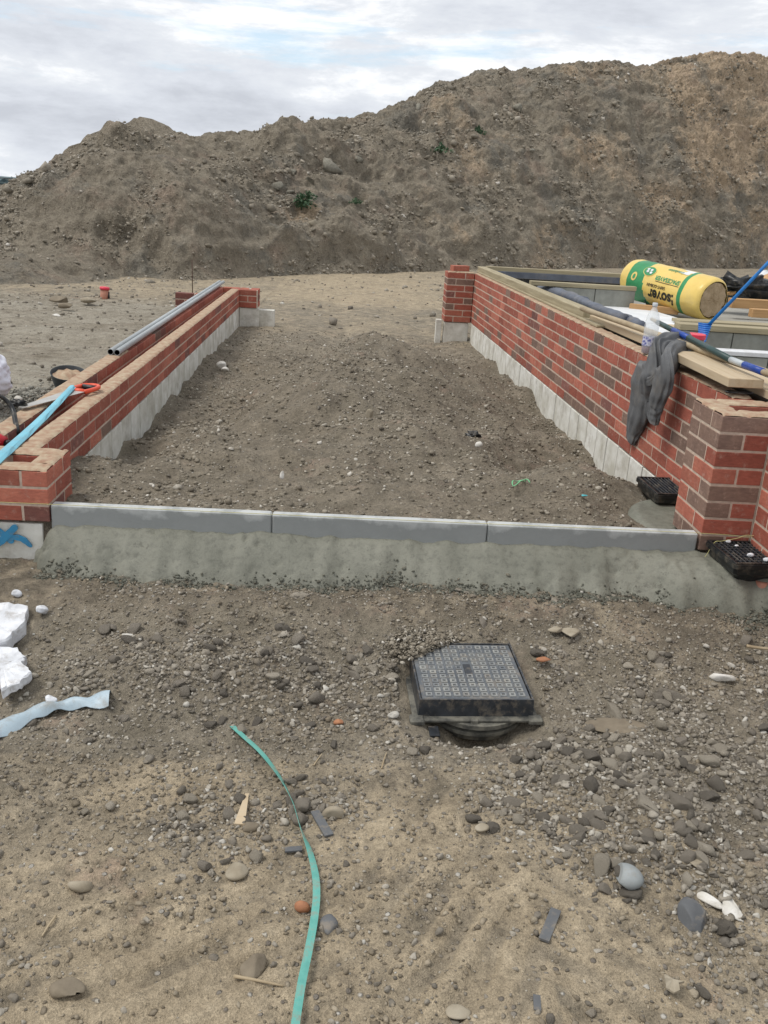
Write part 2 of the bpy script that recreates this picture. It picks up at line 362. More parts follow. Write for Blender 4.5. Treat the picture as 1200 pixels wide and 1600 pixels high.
M['slate'] = simple('slate_grey_stone', (0.125, 0.130, 0.135), (0.085, 0.087, 0.09), 14, 0.75, 0.4, 0.003, soil=0.7, sscale=22)
M['palegrey'] = simple('pale_blue_grey_stone', (0.30, 0.32, 0.32), (0.21, 0.225, 0.22), 14, 0.8, 0.4, 0.003, soil=0.5, sscale=20)
M['buffstone'] = simple('buff_stone', (0.36, 0.315, 0.24), (0.25, 0.21, 0.15), 18, 0.88, 0.5, 0.003)
M['flag'] = simple('muddy_flagstone', (0.235, 0.195, 0.14), (0.16, 0.13, 0.092), 18, 0.9, 0.5, 0.003)
M['orangestone'] = simple('orange_stone', (0.42, 0.19, 0.09), (0.27, 0.12, 0.065), 25, 0.8, 0.4, 0.002)
M['terracotta'] = simple('terracotta_pipe', (0.46, 0.20, 0.13), (0.33, 0.15, 0.10), 8, 0.6, 0.1, 0.001)
M['sawblue'] = simple('pale_blue_card', (0.20, 0.52, 0.62), (0.15, 0.42, 0.53), 6, 0.5, 0.1, 0.001, soil=0.3, sscale=10)
M['sheath'] = simple('pale_blue_plastic_sheet', (0.42, 0.51, 0.56), (0.30, 0.38, 0.43), 6, 0.45, 0.3, 0.004, soil=0.6, sscale=16)
M['orange'] = simple('orange_plastic', (0.72, 0.085, 0.03), (0.60, 0.065, 0.025), 8, 0.4, 0, 0)
M['red'] = simple('red_plastic', (0.55, 0.02, 0.03), (0.42, 0.015, 0.02), 8, 0.45, 0.1, 0.001)
M['pinkred'] = simple('bright_red_lid', (0.72, 0.05, 0.09), (0.6, 0.04, 0.07), 8, 0.4, 0, 0)
M['tub'] = simple('dusty_pink_tub', (0.45, 0.24, 0.19), (0.34, 0.17, 0.13), 12, 0.6, 0.2, 0.001)
M['steel'] = simple('saw_steel', (0.50, 0.49, 0.46), (0.36, 0.34, 0.31), 10, 0.38, 0.1, 0.0005, metallic=0.35)
M['strap'] = simple('green_packing_strap', (0.15, 0.44, 0.37), (0.10, 0.33, 0.28), 30, 0.42, 0.25, 0.0008, soil=0.75, sscale=30)
M['blue'] = simple('blue_plastic', (0.02, 0.20, 0.55), (0.015, 0.15, 0.43), 8, 0.35, 0.05, 0.001)
M['blue2'] = simple('deep_blue_plastic', (0.02, 0.07, 0.35), (0.01, 0.04, 0.22), 8, 0.4, 0.05, 0.001)
M['green'] = simple('dark_green_metal', (0.018, 0.060, 0.055), (0.03, 0.05, 0.048), 14, 0.45, 0.2, 0.001)
M['fabric'] = simple('grey_jersey', (0.150, 0.152, 0.155), (0.100, 0.102, 0.106), 12, 0.95, 0.7, 0.004, rnd=False, soil=0.25, sscale=9)
M['sack'] = simple('white_woven_sack', (0.74, 0.75, 0.80), (0.60, 0.61, 0.68), 6, 0.6, 0.6, 0.01)
M['yellow'] = simple('yellow_film', (0.80, 0.59, 0.17), (0.66, 0.47, 0.13), 5, 0.32, 0.6, 0.01, rnd=False, soil=0.25, sscale=5)
M['packgreen'] = simple('green_film_print', (0.04, 0.27, 0.10), (0.03, 0.21, 0.08), 5, 0.34, 0.6, 0.01, rnd=False)
M['packblack'] = simple('black_print', (0.02, 0.02, 0.015), (0.02, 0.02, 0.015), 5, 0.4, 0, 0)
M['wool'] = simple('mineral_wool', (0.50, 0.38, 0.25), (0.34, 0.25, 0.15), 16, 0.98, 1.0, 0.01)
M['leaf'] = simple('weed_leaf', (0.06, 0.115, 0.05), (0.035, 0.075, 0.035), 8, 0.7, 0, 0)
M['string'] = simple('yellow_string', (0.62, 0.58, 0.25), (0.5, 0.45, 0.2), 30, 0.8, 0, 0)
M['wire'] = simple('dark_wire', (0.05, 0.055, 0.06), (0.05, 0.055, 0.06), 3, 0.6, 0, 0)
M['rust'] = simple('rusty_steel', (0.10, 0.055, 0.035), (0.06, 0.035, 0.025), 30, 0.8, 0.2, 0.001)
M['slab'] = simple('pale_concrete_floor', (0.36, 0.35, 0.31), (0.26, 0.25, 0.22), 3, 0.9, 0.3, 0.003, rnd=False)
M['paintblue'] = simple('blue_spray_paint', (0.03, 0.19, 0.36), (0.05, 0.26, 0.45), 8, 0.8, 0.2, 0.001, soil=0.5, sscale=30, rnd=False)
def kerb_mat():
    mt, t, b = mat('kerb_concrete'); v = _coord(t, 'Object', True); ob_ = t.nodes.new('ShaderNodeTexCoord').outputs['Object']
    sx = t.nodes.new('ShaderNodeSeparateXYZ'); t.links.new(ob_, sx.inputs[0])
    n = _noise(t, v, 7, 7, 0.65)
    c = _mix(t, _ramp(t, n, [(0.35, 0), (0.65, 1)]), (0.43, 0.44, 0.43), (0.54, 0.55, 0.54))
    # slurry stain plus the front face's shade painted in, fading towards the top
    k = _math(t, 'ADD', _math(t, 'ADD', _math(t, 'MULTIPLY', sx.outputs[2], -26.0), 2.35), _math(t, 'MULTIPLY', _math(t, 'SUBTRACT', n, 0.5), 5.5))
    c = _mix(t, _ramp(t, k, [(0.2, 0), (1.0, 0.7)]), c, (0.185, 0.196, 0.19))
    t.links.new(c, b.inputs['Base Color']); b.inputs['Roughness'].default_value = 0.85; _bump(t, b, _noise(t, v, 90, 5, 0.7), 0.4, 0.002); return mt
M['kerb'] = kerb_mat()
def haunch_mat():
    mt, t, b = mat('wet_concrete'); v = _coord(t)
    n = _noise(t, v, 4, 7, 0.6); n2 = _noise(t, v, 40, 6, 0.7)
    c = _mix(t, _ramp(t, n, [(0.3, 0), (0.7, 1)]), (0.135, 0.135, 0.106), (0.205, 0.202, 0.162))
    c = _mix(t, 0.5, c, _ramp(t, n2, [(0.30, 0.4), (0.5, 1.1), (0.7, 1.3)]), 'MULTIPLY')
    c = _mix(t, _ramp(t, _noise(t, v, 17, 7, 0.75), [(0.60, 0), (0.66, 0.6)]), c, (0.07, 0.068, 0.052))
    t.links.new(c, b.inputs['Base Color']); b.inputs['Roughness'].default_value = 0.6; b.inputs['Specular IOR Level'].default_value = 0.4
    _bump(t, b, _math(t, 'ADD', n2, _noise(t, v, 160, 4, 0.7)), 0.45, 0.005); return mt
M['haunch'] = haunch_mat()

# ------------------------------------------------------------------ ground height
WX = lambda y: 2.972-0.0275*y                      # face of the right wall
def H(x, y, fine=True):
    x = np.asarray(x, float); y = np.asarray(y, float)
    big = fbm(x*0.7, y*0.7, 3, 5)
    far = -0.30-0.10*S(6, 15, y)
    # fill between the walls
    d = -0.29+0.235*S(1.75, 0.75, y+0.25*perlin(x*1.1, y*0+3, 3))+0*x
    cx = 1.5+0.05*(y-4)
    crest = -0.05+(0.17+0.03*np.sin(2.3*y)+0.07*G(x, y, 1.5, 4.5, 0.6, 0.8))*S(0.2, 3.2, y)*S(5.6, 4.7, y)-0.24*(1-S(5.6, 4.5, y))
    prof = np.exp(-(np.abs(x-cx)/(0.84-0.05*np.clip(y-2, 0, 3)))**2.0)
    d = d+np.maximum(crest-d, 0)*prof
    dk = S(0.1, 0.9, y)
    d = d+0.085*fbm(x*1.5, y*1.3, 3, 9)*dk+0.055*(ridg(x*1.3+0.5*y, y*1.0, 2, 13)-0.8)*dk*S(6, 5, y)*S(-0.12, 0.55, x)*S(2.9, 2.2, x)-0.075*G(x, y, 2.80, 0.55, 0.26, 0.42)+0.07*G(x, y, 0.55, 1.9, 0.35, 0.4)-0.05*G(x, y, 0.45, 1.25, 0.3, 0.2)
    d = np.where(y > 5.5, d, d)
    rut = -0.03*(np.exp(-((x-1.15)/0.16)**2)+np.exp(-((x-2.3)/0.2)**2))*S(5.5, 7, y)*S(16, 10, y)
    drive = d*S(7.2, 5.8, y)+(far+0.03*big)*(1-S(7.2, 5.8, y))+rut
    # left of the left wall
    left = -0.03-0.04*np.clip(y, 0, 9)+0.03*big+0.035*(ridg(x*0.5, y*1.1, 3, 61)-0.8)*S(1.0, 3.0, y)
    left = np.maximum(left, -0.36)
    left = left+0.03*ridg(x*0.35+2, y*1.6, 2, 71)*S(5, 9, y)*0.6
    left = left*S(15, 9, y)+far*(1-S(15, 9, y))
    # foreground
    fr = -0.385+0.02*big+0.0*x
    hm = G(x, y, 0.95, -0.62, 0.75, 0.30)+G(x, y, 2.2, -1.3, 0.5, 0.5)
    fr = fr+0.08*G(x, y, 0.95, -0.42, 0.55, 0.13)+0.06*G(x, y, 0.9, -0.70, 0.55, 0.18)+hm*0.022*fbm(x*4.5, y*4.5, 3, 47)+0.05*G(x, y, 0.55, -0.80, 0.30, 0.18)+0.035*G(x, y, 2.35, -1.1, 0.42, 0.35)+0.045*G(x, y, 2.1, -1.5, 0.34, 0.24)
    fr = fr-0.03*G(x, y, 2.75, -0.5, 0.2, 0.12)
    fr = fr-0.10*G(x, y, 1.72, -0.965, 0.13, 0.075)-0.05*G(x, y, 1.69, -0.75, 0.22, 0.25)
    fr = fr+0.140*S(-0.85, -0.22, y)+0.02*S(2.5, 2.8, x)*S(-0.6, -0.35, y)
    tm = trackmask(x, y)
    a1 = np.where(x < 1.33, 0.55, 0.95)
    ph = (x*np.sin(a1)*-1+y*np.cos(a1))/0.100+0.22*fbm(x*3, y*3, 2, 31)
    ph2 = (x*np.sin(-0.75)*-1+y*np.cos(-0.75))/0.10+0.22*fbm(x*3, y*3, 2, 37)
    wv = np.where(x > 1.72, np.sin(2*pi*ph2), np.sin(2*pi*ph))
    global STRIPE
    STRIPE = np.tanh(3.0*wv+0.9*fbm(x*7, y*7, 3, 33))
    fr = fr+0.0048*STRIPE*tm*(0.5+1.4*np.clip(perlin(x*3, y*3, 34)+0.3, 0, 1))
    inD = (x > -0.14) & (x < WX(y)+0.02)
    back = np.where(x < -0.14, left, np.where(inD, drive, np.where(y > 8.2, far+0.03*big, -0.30)))
    z = np.where(y < 0.02, fr, back)
    outR = (x > WX(0.3)) & (y < 8.2) & (y > -0.02); z = np.where(outR, np.minimum(z, -0.25), z)
    z = np.where((x < -0.14) & (y < 0.05), fr, z)
    if fine:
        tmk = 1-0.55*tm
        fr_m = (y < 0)*1.0
        rough = fr_m*tmk*1.0+(1-fr_m)*1.0*inD*S(7, 5.5, y)+0.6*(1-fr_m)*(1-inD*S(7, 5.5, y))
        z = z+rough*(0.012*fbm(x*6, y*6, 3, 21)+0.006*np.maximum(fbm(x*19, y*19, 3, 24), -0.2)+0.0045*ridg(x*33, y*33, 2, 27)*0.5)
        z = z+fr_m*(0.006*fbm(x*11, y*11, 3, 28)+0.003*ridg(x*28, y*28, 2, 29)*(1-tmk))
    return z
def trackmask(x, y):
    m1 = G(x, y, 0.90, -1.98, 0.62, 0.38); m2 = G(x, y, 1.58, -1.86, 0.40, 0.42, 0.5)
    m3 = G(x, y, 1.75, -2.25, 0.6, 0.25); m4 = G(x, y, 0.75, -1.35, 0.28, 0.14)*0.6
    return np.clip(1.15*np.maximum.reduce([m1, m2, m3, m4])-0.12+0.25*fbm(x*3, y*3, 2, 41), 0, 1)
def hz(x, y): return float(H(np.array([x]), np.array([y]), False)[0])
def onground(u, v, z0=-0.38):
    p = at(u, v, z0)
    for _ in range(5): p = at(u, v, hz(p.x, p.y))
    return p
def axis(segs):
    out = [segs[0][0]]
    for a, b, s0, s1 in segs:
        x = out[-1]
        while x < b-1e-6:
            t = (x-a)/(b-a); x = min(b, x+s0+(s1-s0)*t); out.append(x)
    return np.array(out)
xs = axis([(-60, -6, 8, 1.2), (-6, -0.6, 0.12, 0.035), (-0.6, 0.3, 0.02, 0.010), (0.3, 2.4, 0.0095, 0.0095), (2.4, 3.2, 0.0115, 0.02), (3.2, 20, 0.4, 1.0), (20, 90, 3, 9)])
ys = axis([(-3.0, -2.3, 0.05, 0.012), (-2.3, -0.3, 0.0085, 0.0125), (-0.3, 0.0, 0.02, 0.02), (0.0, 2.2, 0.014, 0.017), (2.2, 6.5, 0.018, 0.032), (6.5, 18, 0.05, 0.13), (18, 60, 0.4, 6), (60, 600, 20, 60)])
X, Y = np.meshgrid(xs, ys); Z = H(X, Y)
Z = np.where(Y > 70, -2.0, Z)
nx, ny = len(xs), len(ys); I = np.arange(nx*ny).reshape(ny, nx)
Fq = np.stack([I[:-1, :-1], I[:-1, 1:], I[1:, 1:], I[1:, :-1]], -1).reshape(-1, 4)
gme = np_mesh('ground', np.stack([X, Y, Z], -1).reshape(-1, 3), Fq, M['dirt'], True)
STG = STRIPE.copy(); tm = trackmask(X, Y)*(Y < 0)
far_t = 0.6*(Y > 5.6)*G(X, Y*0, 1.4, 0, 3.0, 9)*S(5.6, 8, Y)*(X > -0.2)
tanz = np.clip(0.26*(Y < 0)+tm*(0.42+0.44*STG*np.clip(0.6+perlin(X*5, Y*5, 35), 0, 1))+0.25*(Y < -1.2)+far_t*0.7+0.35*(Y > 11)*S(11, 13, Y), 0, 1)
tanz = tanz-0.35*(Y < 0)*(G(X, Y, 0.95, -0.66, 0.7, 0.3)+G(X, Y, 2.4, -1.1, 0.5, 0.55))
tanz = np.where((X < -0.15) & (Y > 0), 0.25+0.3*S(9.5, 12.5, Y), tanz)
darkz = -0.45*tm*STG*(STG < 0)+np.where((Y > 0) & (Y < 6) & (X > -0.2) & (X < 3), 0.62, 0.15)+0.9*(Y < 0)*S(-0.55, -0.30, Y)+0.6*(Y < 0)*(G(X, Y, 2.1, -1.45, 0.38, 0.32, 0.5)+0.7*G(X, Y, 0.9, -0.85, 0.6, 0.18))
greyz = 0.12+0.36*S(-0.2, -0.5, X)*(Y > 0)*S(11.5, 9.5, Y)+0.25*G(X, Y, -0.9, 2.6, 0.8, 1.5)
ca = gme.color_attributes.new('zone', 'FLOAT_COLOR', 'POINT')
ca.data.foreach_set('color', np.stack([tanz, darkz, greyz, np.ones_like(X)], -1).reshape(-1).astype(np.float32))
struct(ob('ground', gme))

# ------------------------------------------------------------------ concrete haunching in front of the kerb
hx = axis([(-0.10, 3.3, 0.010, 0.010)]); hy = axis([(-0.52, 0.03, 0.009, 0.009)])
X, Y = np.meshgrid(hx, hy)
def haunch_z(x, y):
    edge = -0.185+0.05*perlin(x*1.7, x*0+1, 51)+0.03*perlin(x*5, x*0+4, 52)+0.03*perlin(x*12, x*0+3, 56)-0.15*S(2.35, 2.80, x)+0.03*S(0.30, 0.0, x)-0.03*G(x, y*0, 0.7, 0, 0.3, 9)
    top = -0.082-0.012*np.abs(perlin(x*6, x*0, 55))*2-0.055*S(1.2, 0.0, x*0+x)*0-0.03*S(0.06, -0.06, x)+0.025*perlin(x*13, x*0+7, 53)*0.3
    t = np.clip((y-edge)/(-0.004-edge), -6, 1)
    z = top-0.16*S(0.02, -0.10, x+0.05*perlin(x*0+2, y*14, 68)+0.02*perlin(x*40, y*40, 69))+(-0.262-top)*(1-np.maximum(t, 0))**(1.25+4.0*S(2.45, 2.85, x))
    z = z-0.28*np.clip(-t, 0, 6)+0.010*fbm(x*9, y*9, 2, 54)*S(0.5, 0.0, t)
    z = z+0.006*fbm(x*4, y*9, 4, 57)+0.0035*np.minimum(ridg(x*22, y*30, 2, 58), 0.3)*S(0.6, 0.05, t)
    pits = np.clip(perlin(x*24, y*30, 61)-0.30, 0, 1)*np.clip(perlin(x*3, y*5, 62)+0.15, 0, 1)
    return z-0.055*pits
Z = haunch_z(X, Y)
nx, ny = len(hx), len(hy); I = np.arange(nx*ny).reshape(ny, nx)
Fq = np.stack([I[:-1, :-1], I[:-1, 1:], I[1:, 1:], I[1:, :-1]], -1).reshape(-1, 4)
struct(ob('concrete_haunching', np_mesh('concrete_haunching', np.stack([X, Y, Z], -1).reshape(-1, 3), Fq, M['haunch'], True)))
HE = lambda x: -0.185+0.05*perlin(x*1.7, x*0+1, 51)+0.03*perlin(x*5, x*0+4, 52)+0.03*perlin(x*12, x*0+3, 56)-0.15*S(2.35, 2.80, x)+0.03*S(0.30, 0.0, x)-0.03*G(x, x*0, 0.7, 0, 0.3, 9)
# the small concrete bed round the inner gully
px = axis([(2.42, 2.96, 0.012, 0.012)]); py = axis([(0.05, 1.05, 0.012, 0.012)]); X, Y = np.meshgrid(px, py)
e = G(X, Y, 2.83, 0.45, 0.26, 0.40)
Z = -0.150+0.062*S(0.30, 0.60, e+0.12*fbm(X*4, Y*4, 3, 71))+0.002*fbm(X*20, Y*20, 2, 73)
nx, ny = len(px), len(py); I = np.arange(nx*ny).reshape(ny, nx)
Fq = np.stack([I[:-1, :-1], I[:-1, 1:], I[1:, 1:], I[1:, :-1]], -1).reshape(-1, 4)
struct(ob('concrete_bed', np_mesh('concrete_bed', np.stack([X, Y, Z], -1).reshape(-1, 3), Fq, M['haunch'], True)))

# ------------------------------------------------------------------ the spoil heap
CREST = [(-420, 420, 15), (-250, 372, 16.5), (-60, 330, 18), (0, 303, 19.5), (30, 288, 20), (65, 262, 20.5), (100, 236, 21), (140, 214, 21.5), (172, 207, 22), (210, 216, 22), (245, 219, 22.5), (270, 211, 23), (300, 215, 23.5), (345, 207, 24),
         (400, 206, 25), (440, 197, 26), (520, 186, 27.5), (590, 176, 28.5), (630, 160, 29.5), (680, 133, 31), (730, 121, 32), (790, 109, 33), (840, 108, 34), (900, 97, 35), (950, 95, 36), (1000, 105, 37), (1060, 92, 38), (1120, 83, 39), (1200, 87, 41), (1400, 60, 46), (1700, 90, 50)]
BASE = [(-420, 460), (0, 452), (80, 450), (200, 443), (300, 441), (420, 433), (520, 430), (680, 424), (800, 423), (1000, 419), (1200, 421), (1700, 440)]
nu, nv = 760, 230
us = np.linspace(-420, 1700, nu)
cu = np.array([c[0] for c in CREST]); cv = np.array([c[1] for c in CREST]); cY = np.array([c[2] for c in CREST])
crest = np.array([aty(u, np.interp(u, cu, cv), np.interp(u, cu, cY)) for u in us])
base = np.array([at(u, np.interp(u, [b[0] for b in BASE], [b[1] for b in BASE]), -0.42) for u in us])
vsn = np.concatenate([np.linspace(-0.03, 1.0, nv-40), np.linspace(1.01, 2.2, 40)])
A = np.zeros((nv, nu, 3)); Uc = np.zeros((nv, nu))
for j, v in enumerate(vsn):
    if v <= 1:
        A[j] = base+(crest-base)*v; A[j, :, 2] = base[:, 2]+(crest[:, 2]-base[:, 2])*(1.12*v-0.12*v*v if v > 0 else v*3)
    else:
        A[j] = crest+(v-1)*np.array([3.0, 20.0, 0]); A[j, :, 2] = crest[:, 2]-0.4*(v-1)-(crest[:, 2]+0.6)*S(1.1, 2.1, v)
wx = A[:, :, 0]; wz = A[:, :, 2]*1.3+A[:, :, 1]*0.6
VV = vsn[:, None]*np.ones((1, nu)); damp = S(-0.02, 0.10, VV)
sc_ = 0.5+0.5*np.clip((A[:, :, 1]-10)/20, 0, 1.2)
leftk = S(9, -1, wx)
cr = 1-0.93*np.exp(-((VV-1)/0.07)**2)             # keep the skyline where it is
disp = 0.62*fbm(wx*0.33, wz*0.30, 3, 81)*(0.5+0.8*leftk)*cr+0.30*ridg(wx*0.75, wz*0.50, 3, 84)*(0.35+0.9*leftk)*0.6*cr+0.30*ridg(wx*0.35+wz*0.1, wz*0.10, 2, 99)*(1-0.7*leftk)*cr*0.6
disp += 0.11*fbm(wx*2.2, wz*1.9, 3, 87)+0.055*ridg(wx*5.2, wz*4.3, 2, 91)*0.7+0.03*fbm(wx*12, wz*10, 2, 95)
disp += 0.20*perlin(wx*0.9+wz*0.15, wz*0.18, 97)*(1-leftk)*cr
hump = (1-S(0.6, 0.95, VV))*0.7*G(A[:, :, 0], A[:, :, 1], -3.5, 18.0, 2.0, 2.2)-0.5*G(A[:, :, 0], A[:, :, 1], -2.9, 14.9, 1.2, 0.9)
disp = disp*damp*sc_*S(-260, 160, us[None, :])+hump*damp*cr
A[:, :, 2] += disp*0.75; A[:, :, 1] -= disp*0.6
I = np.arange(nu*nv).reshape(nv, nu); Fq = np.stack([I[:-1, :-1], I[:-1, 1:], I[1:, 1:], I[1:, :-1]], -1).reshape(-1, 4)
hme = np_mesh('spoil_heap', A.reshape(-1, 3), Fq, M['heap'], True)
UU = np.ones((nv, 1))*us[None, :]
tz = 0.18+0.75*S(1020, 1120, UU+120*(VV-0.5))*S(0.25, 0.45, VV)+0.35*S(620, 760, UU)*S(0.75, 0.45, VV)+0.45*np.exp(-((UU-300)/60)**2-((VV-0.62)/0.13)**2)+0.35*np.exp(-((UU-930)/60)**2-((VV-0.9)/0.1)**2)+0.5*np.exp(-((UU-480)/40)**2-((VV-0.3)/0.08)**2)-0.15*S(560, 300, UU)
ca = hme.color_attributes.new('zone', 'FLOAT_COLOR', 'POINT')
ca.data.foreach_set('color', np.stack([tz, tz*0, tz*0, tz*0+1], -1).reshape(-1).astype(np.float32))
struct(ob('spoil_heap', hme))
def on_heap(u, v):                                 # nearest heap vertex seen at a photo position
    P = A[:nv-40].reshape(-1, 3); d = P-CP; zc = d@CF
    uu = 600+FPX*(d@CR)/zc; vv = 800-FPX*(d@CU)/zc
    k = np.argmin((uu-u)**2+(vv-v)**2+(zc*0.02)**2*0); return Vector(P[k])

# ------------------------------------------------------------------ distant land
def far_land():
    n = 60; V = []; F = []
    for i in range(n+1):
        x = -330+i*14; h = 3.2+1.6*perlin(np.array([i*0.21]), np.array([0.3]), 5)[0]
        y = 420
        V += [(x, y-60, -3), (x, y, h*0.75), (x, y+120, h+0.2)]
    for i in range(n):
        a = i*3; F += [[a, a+3, a+4, a+1], [a+1, a+4, a+5, a+2]]
    return V, F
V, F = far_land(); M['farfield'] = simple('far_fields', (0.10, 0.15, 0.15), (0.07, 0.11, 0.12), 0.02, 0.9, 0, 0, rnd=False)
struct(ob('distant_hills', mesh('distant_hills', V, F, M['farfield'], True)))
V = []; F = []; M['fartree'] = simple('far_treeline', (0.050, 0.075, 0.078), (0.035, 0.055, 0.06), 0.3, 0.9, 0, 0, rnd=False)
rv, rf = ico(1)
for i in range(150):
    x = -300+i*3.6+random.uniform(-2, 2); s = random.uniform(1.2, 2.6); y = 395+random.uniform(-12, 12)
    n = len(V); V += [(x+p[0]*s*1.4, y+p[1]*s, -0.8+p[2]*s*0.8+s*0.3) for p in rv*(1+0.2*RS.normal(size=(len(rv), 1)))]; F += [[a+n for a in f] for f in rf]
stuff(ob('distant_treeline', mesh('distant_treeline', V, F, M['fartree'])), 'dark line of far trees low on the horizon left of the spoil heap', 'trees')
a, b = atd(-60, 275, 150), atd(120, 281, 150)
tag(tube('overhead_cable', [a, (a+b)/2-Vector((0, 0, 0.15)), b], 0.10, M['wire'], n=6), 'thin dark overhead cable crossing the sky just above the far treeline', 'cable')

# ------------------------------------------------------------------ scattered stones
def inview(p, mg=25):
    d = np.asarray(p)-CP; z = d@CF; u = 600+FPX*(d@CR)/z; v = 800-FPX*(d@CU)/z
    return (z > 0.2) & (u > -mg) & (u < 1200+mg) & (v > -mg) & (v < 1600+mg)
def scatter_mesh(name, P, Sz, variants, mat_, flat=(0.45, 0.8), smooth=False):
    Vs = []; Fs = []; n0 = 0
    which = RS.randint(0, len(variants), len(P))
    for k, (rv, rf) in enumerate(variants):
        idx = np.where(which == k)[0]
        if not len(idx): continue
        m_ = len(idx); an = RS.uniform(0, 2*pi, m_); sx = Sz[idx]*RS.uniform(0.75, 1.25, m_); sy = Sz[idx]*RS.uniform(0.6, 1.0, m_); sz = Sz[idx]*RS.uniform(flat[0], flat[1], m_)
        tl = RS.uniform(-0.5, 0.5, m_)
        x = rv[None, :, 0]*sx[:, None]; y = rv[None, :, 1]*sy[:, None]; z = rv[None, :, 2]*sz[:, None]
        x, z = x*np.cos(tl)[:, None]-z*np.sin(tl)[:, None], x*np.sin(tl)[:, None]+z*np.cos(tl)[:, None]
        c, s = np.cos(an)[:, None], np.sin(an)[:, None]
        W = np.stack([x*c-y*s+P[idx, 0][:, None], x*s+y*c+P[idx, 1][:, None], z+P[idx, 2][:, None]], -1)
        Vs.append(W.reshape(-1, 3)); nv_ = rv.shape[0]
        Fs.append((rf[None]+(np.arange(m_)*nv_)[:, None, None]+n0).reshape(-1, 3)); n0 += m_*nv_
    return np_mesh(name, np.concatenate(Vs), np.concatenate(Fs), mat_, smooth)
small = [rock(0, RS, 0.35, 2) for _ in range(10)]; medium = [rock(1, RS, 0.30, 9, 0.35) for _ in range(20)]; large = [rock(2, RS, 0.30, 6+k%7, 0.38 if k%3 == 0 else 0.5) for k in range(18)]
def sample(n, x0, x1, y0, y1, dens, size):         # random places thinned by a density function
    x = RS.uniform(x0, x1, n); y = RS.uniform(y0, y1, n); k = RS.uniform(0, 1, n) < dens(x, y); x, y = x[k], y[k]
    z = H(x, y); P = np.stack([x, y, z], -1); k = inview(P); P = P[k]; s = size(len(P)); P[:, 2] += s*0.12
    return P, s
def blocked(x, y):                                  # where something else stands
    b = (x > 1.43) & (x < 1.95) & (y > -1.02) & (y < -0.50)
    return b
def dens_f(x, y):
    d = 0.28+1.0*G(x, y, 0.95, -0.78, 0.75, 0.22)+1.5*G(x, y, 2.08, -1.45, 0.34, 0.32, 0.5)+0.6*G(x, y, 2.4, -1.0, 0.55, 0.5)+0.45*G(x, y, 1.0, -1.45, 0.35, 0.2)
    d = d*(0.55+0.9*np.clip(fbm(x*3, y*3, 3, 101)+0.5, 0, 1.2))
    d = d*(1-0.96*trackmask(x, y)); hz_ = haunch_z(x, y) if True else 0
    return np.where(blocked(x, y) | (hz_ > H(x, y, False)-0.004) & (y > -0.5), 0.0, np.clip(d, 0, 1))
lognorm = lambda med, sg, mx_: (lambda n: np.minimum(np.exp(RS.normal(math.log(med), sg, n)), mx_))
P, s = sample(76000, 0.1, 3.2, -2.6, -0.12, dens_f, lognorm(0.0040, 0.45, 0.011))
stuff(ob('gravel', scatter_mesh('gravel', P, s, small, M['gravel'])), 'loose small grey-brown gravel strewn over the muddy foreground', 'gravel')
P, s = sample(9000, 0.1, 3.2, -2.6, -0.12, dens_f, lognorm(0.0095, 0.33, 0.020))
P9, s9 = sample(16000, 0.1, 3.2, -2.3, -0.45, lambda x, y: np.clip(dens_f(x, y)-0.45, 0, 1)*1.3, lognorm(0.0105, 0.33, 0.021)); P = np.concatenate([P, P9]); s = np.concatenate([s, s9])
pebP, pebS = P, s
# larger stones: the largest 260 become objects, the rest join the pebbles
Pl, sl = sample(2600, 0.1, 3.1, -2.5, -0.3, lambda x, y: np.clip(dens_f(x, y)-0.20, 0, 1)**1.1, lognorm(0.0165, 0.32, 0.034))
sl = sl*(1+0.40*G(Pl[:, 0], Pl[:, 1], 2.05, -1.50, 0.30, 0.30))
o_ = np.argsort(-sl/np.linalg.norm(Pl-CP, axis=1)); big_i = o_[:235]; rest = o_[235:]
P = np.concatenate([pebP, Pl[rest]]); s = np.concatenate([pebS, sl[rest]*0.8])
stuff(ob('pebbles', scatter_mesh('pebbles', P, s, medium, M['gravel'], (0.45, 0.85), False)), 'rounded and broken grey-brown pebbles lying thick on the foreground mud and heaps', 'pebbles')
TONES = {'dark': ((0.11, 0.097, 0.08), (0.16, 0.141, 0.115)), 'grey-brown': ((0.185, 0.162, 0.13), (0.245, 0.215, 0.175)), 'buff': ((0.29, 0.255, 0.20), (0.40, 0.355, 0.285))}
lm = {}
for tn, (ca_, cb_) in TONES.items():
    tm_ = stone_mat('stone_'+tn.replace('-', '_'), [(0, ca_), (1, cb_)], False)
    lm[tn] = [np_mesh('stone', rv*np.array([1.15, 0.85, 0.66]), rf, tm_, False) for k, (rv, rf) in enumerate(large)]
LAND = [(962, 1142, 'the flat flagstone'), (1122, 1063, 'the white plaster chunk'), (978, 1376, 'the blue-grey cobble'), (1140, 1425, 'the torn white scrap'), (1089, 1354, 'the square cream stone'), (858, 1450, 'the longer slate strip'), (515, 1447, 'the slate lump'),
        (380, 1270, 'the wood splinter'), (503, 1290, 'the dark plastic strip'), (400, 1537, 'the long twig'), (90, 1120, 'the pale blue strip'), (30, 1045, 'the forked white block'), (360, 1133, 'the top end of the strap'), (128, 1390, 'the cream cobble'), (76, 1452, 'the short twig'), (716, 1585, 'the flat bottom-edge stone'),
        (751, 1297, 'the lone cream pebble'), (880, 988, 'the broken tiles'), (655, 1110, 'the left cover corner'), (838, 1110, 'the right cover corner'), (198, 994, 'the small white chip'), (480, 1520, 'the lower strap'), (1047, 1550, 'the cream flaky scrap'), (530, 1131, 'the orange brick fragment'), (103, 1550, 'the muddy corner lump'), (1180, 1016, 'the pale stick')]
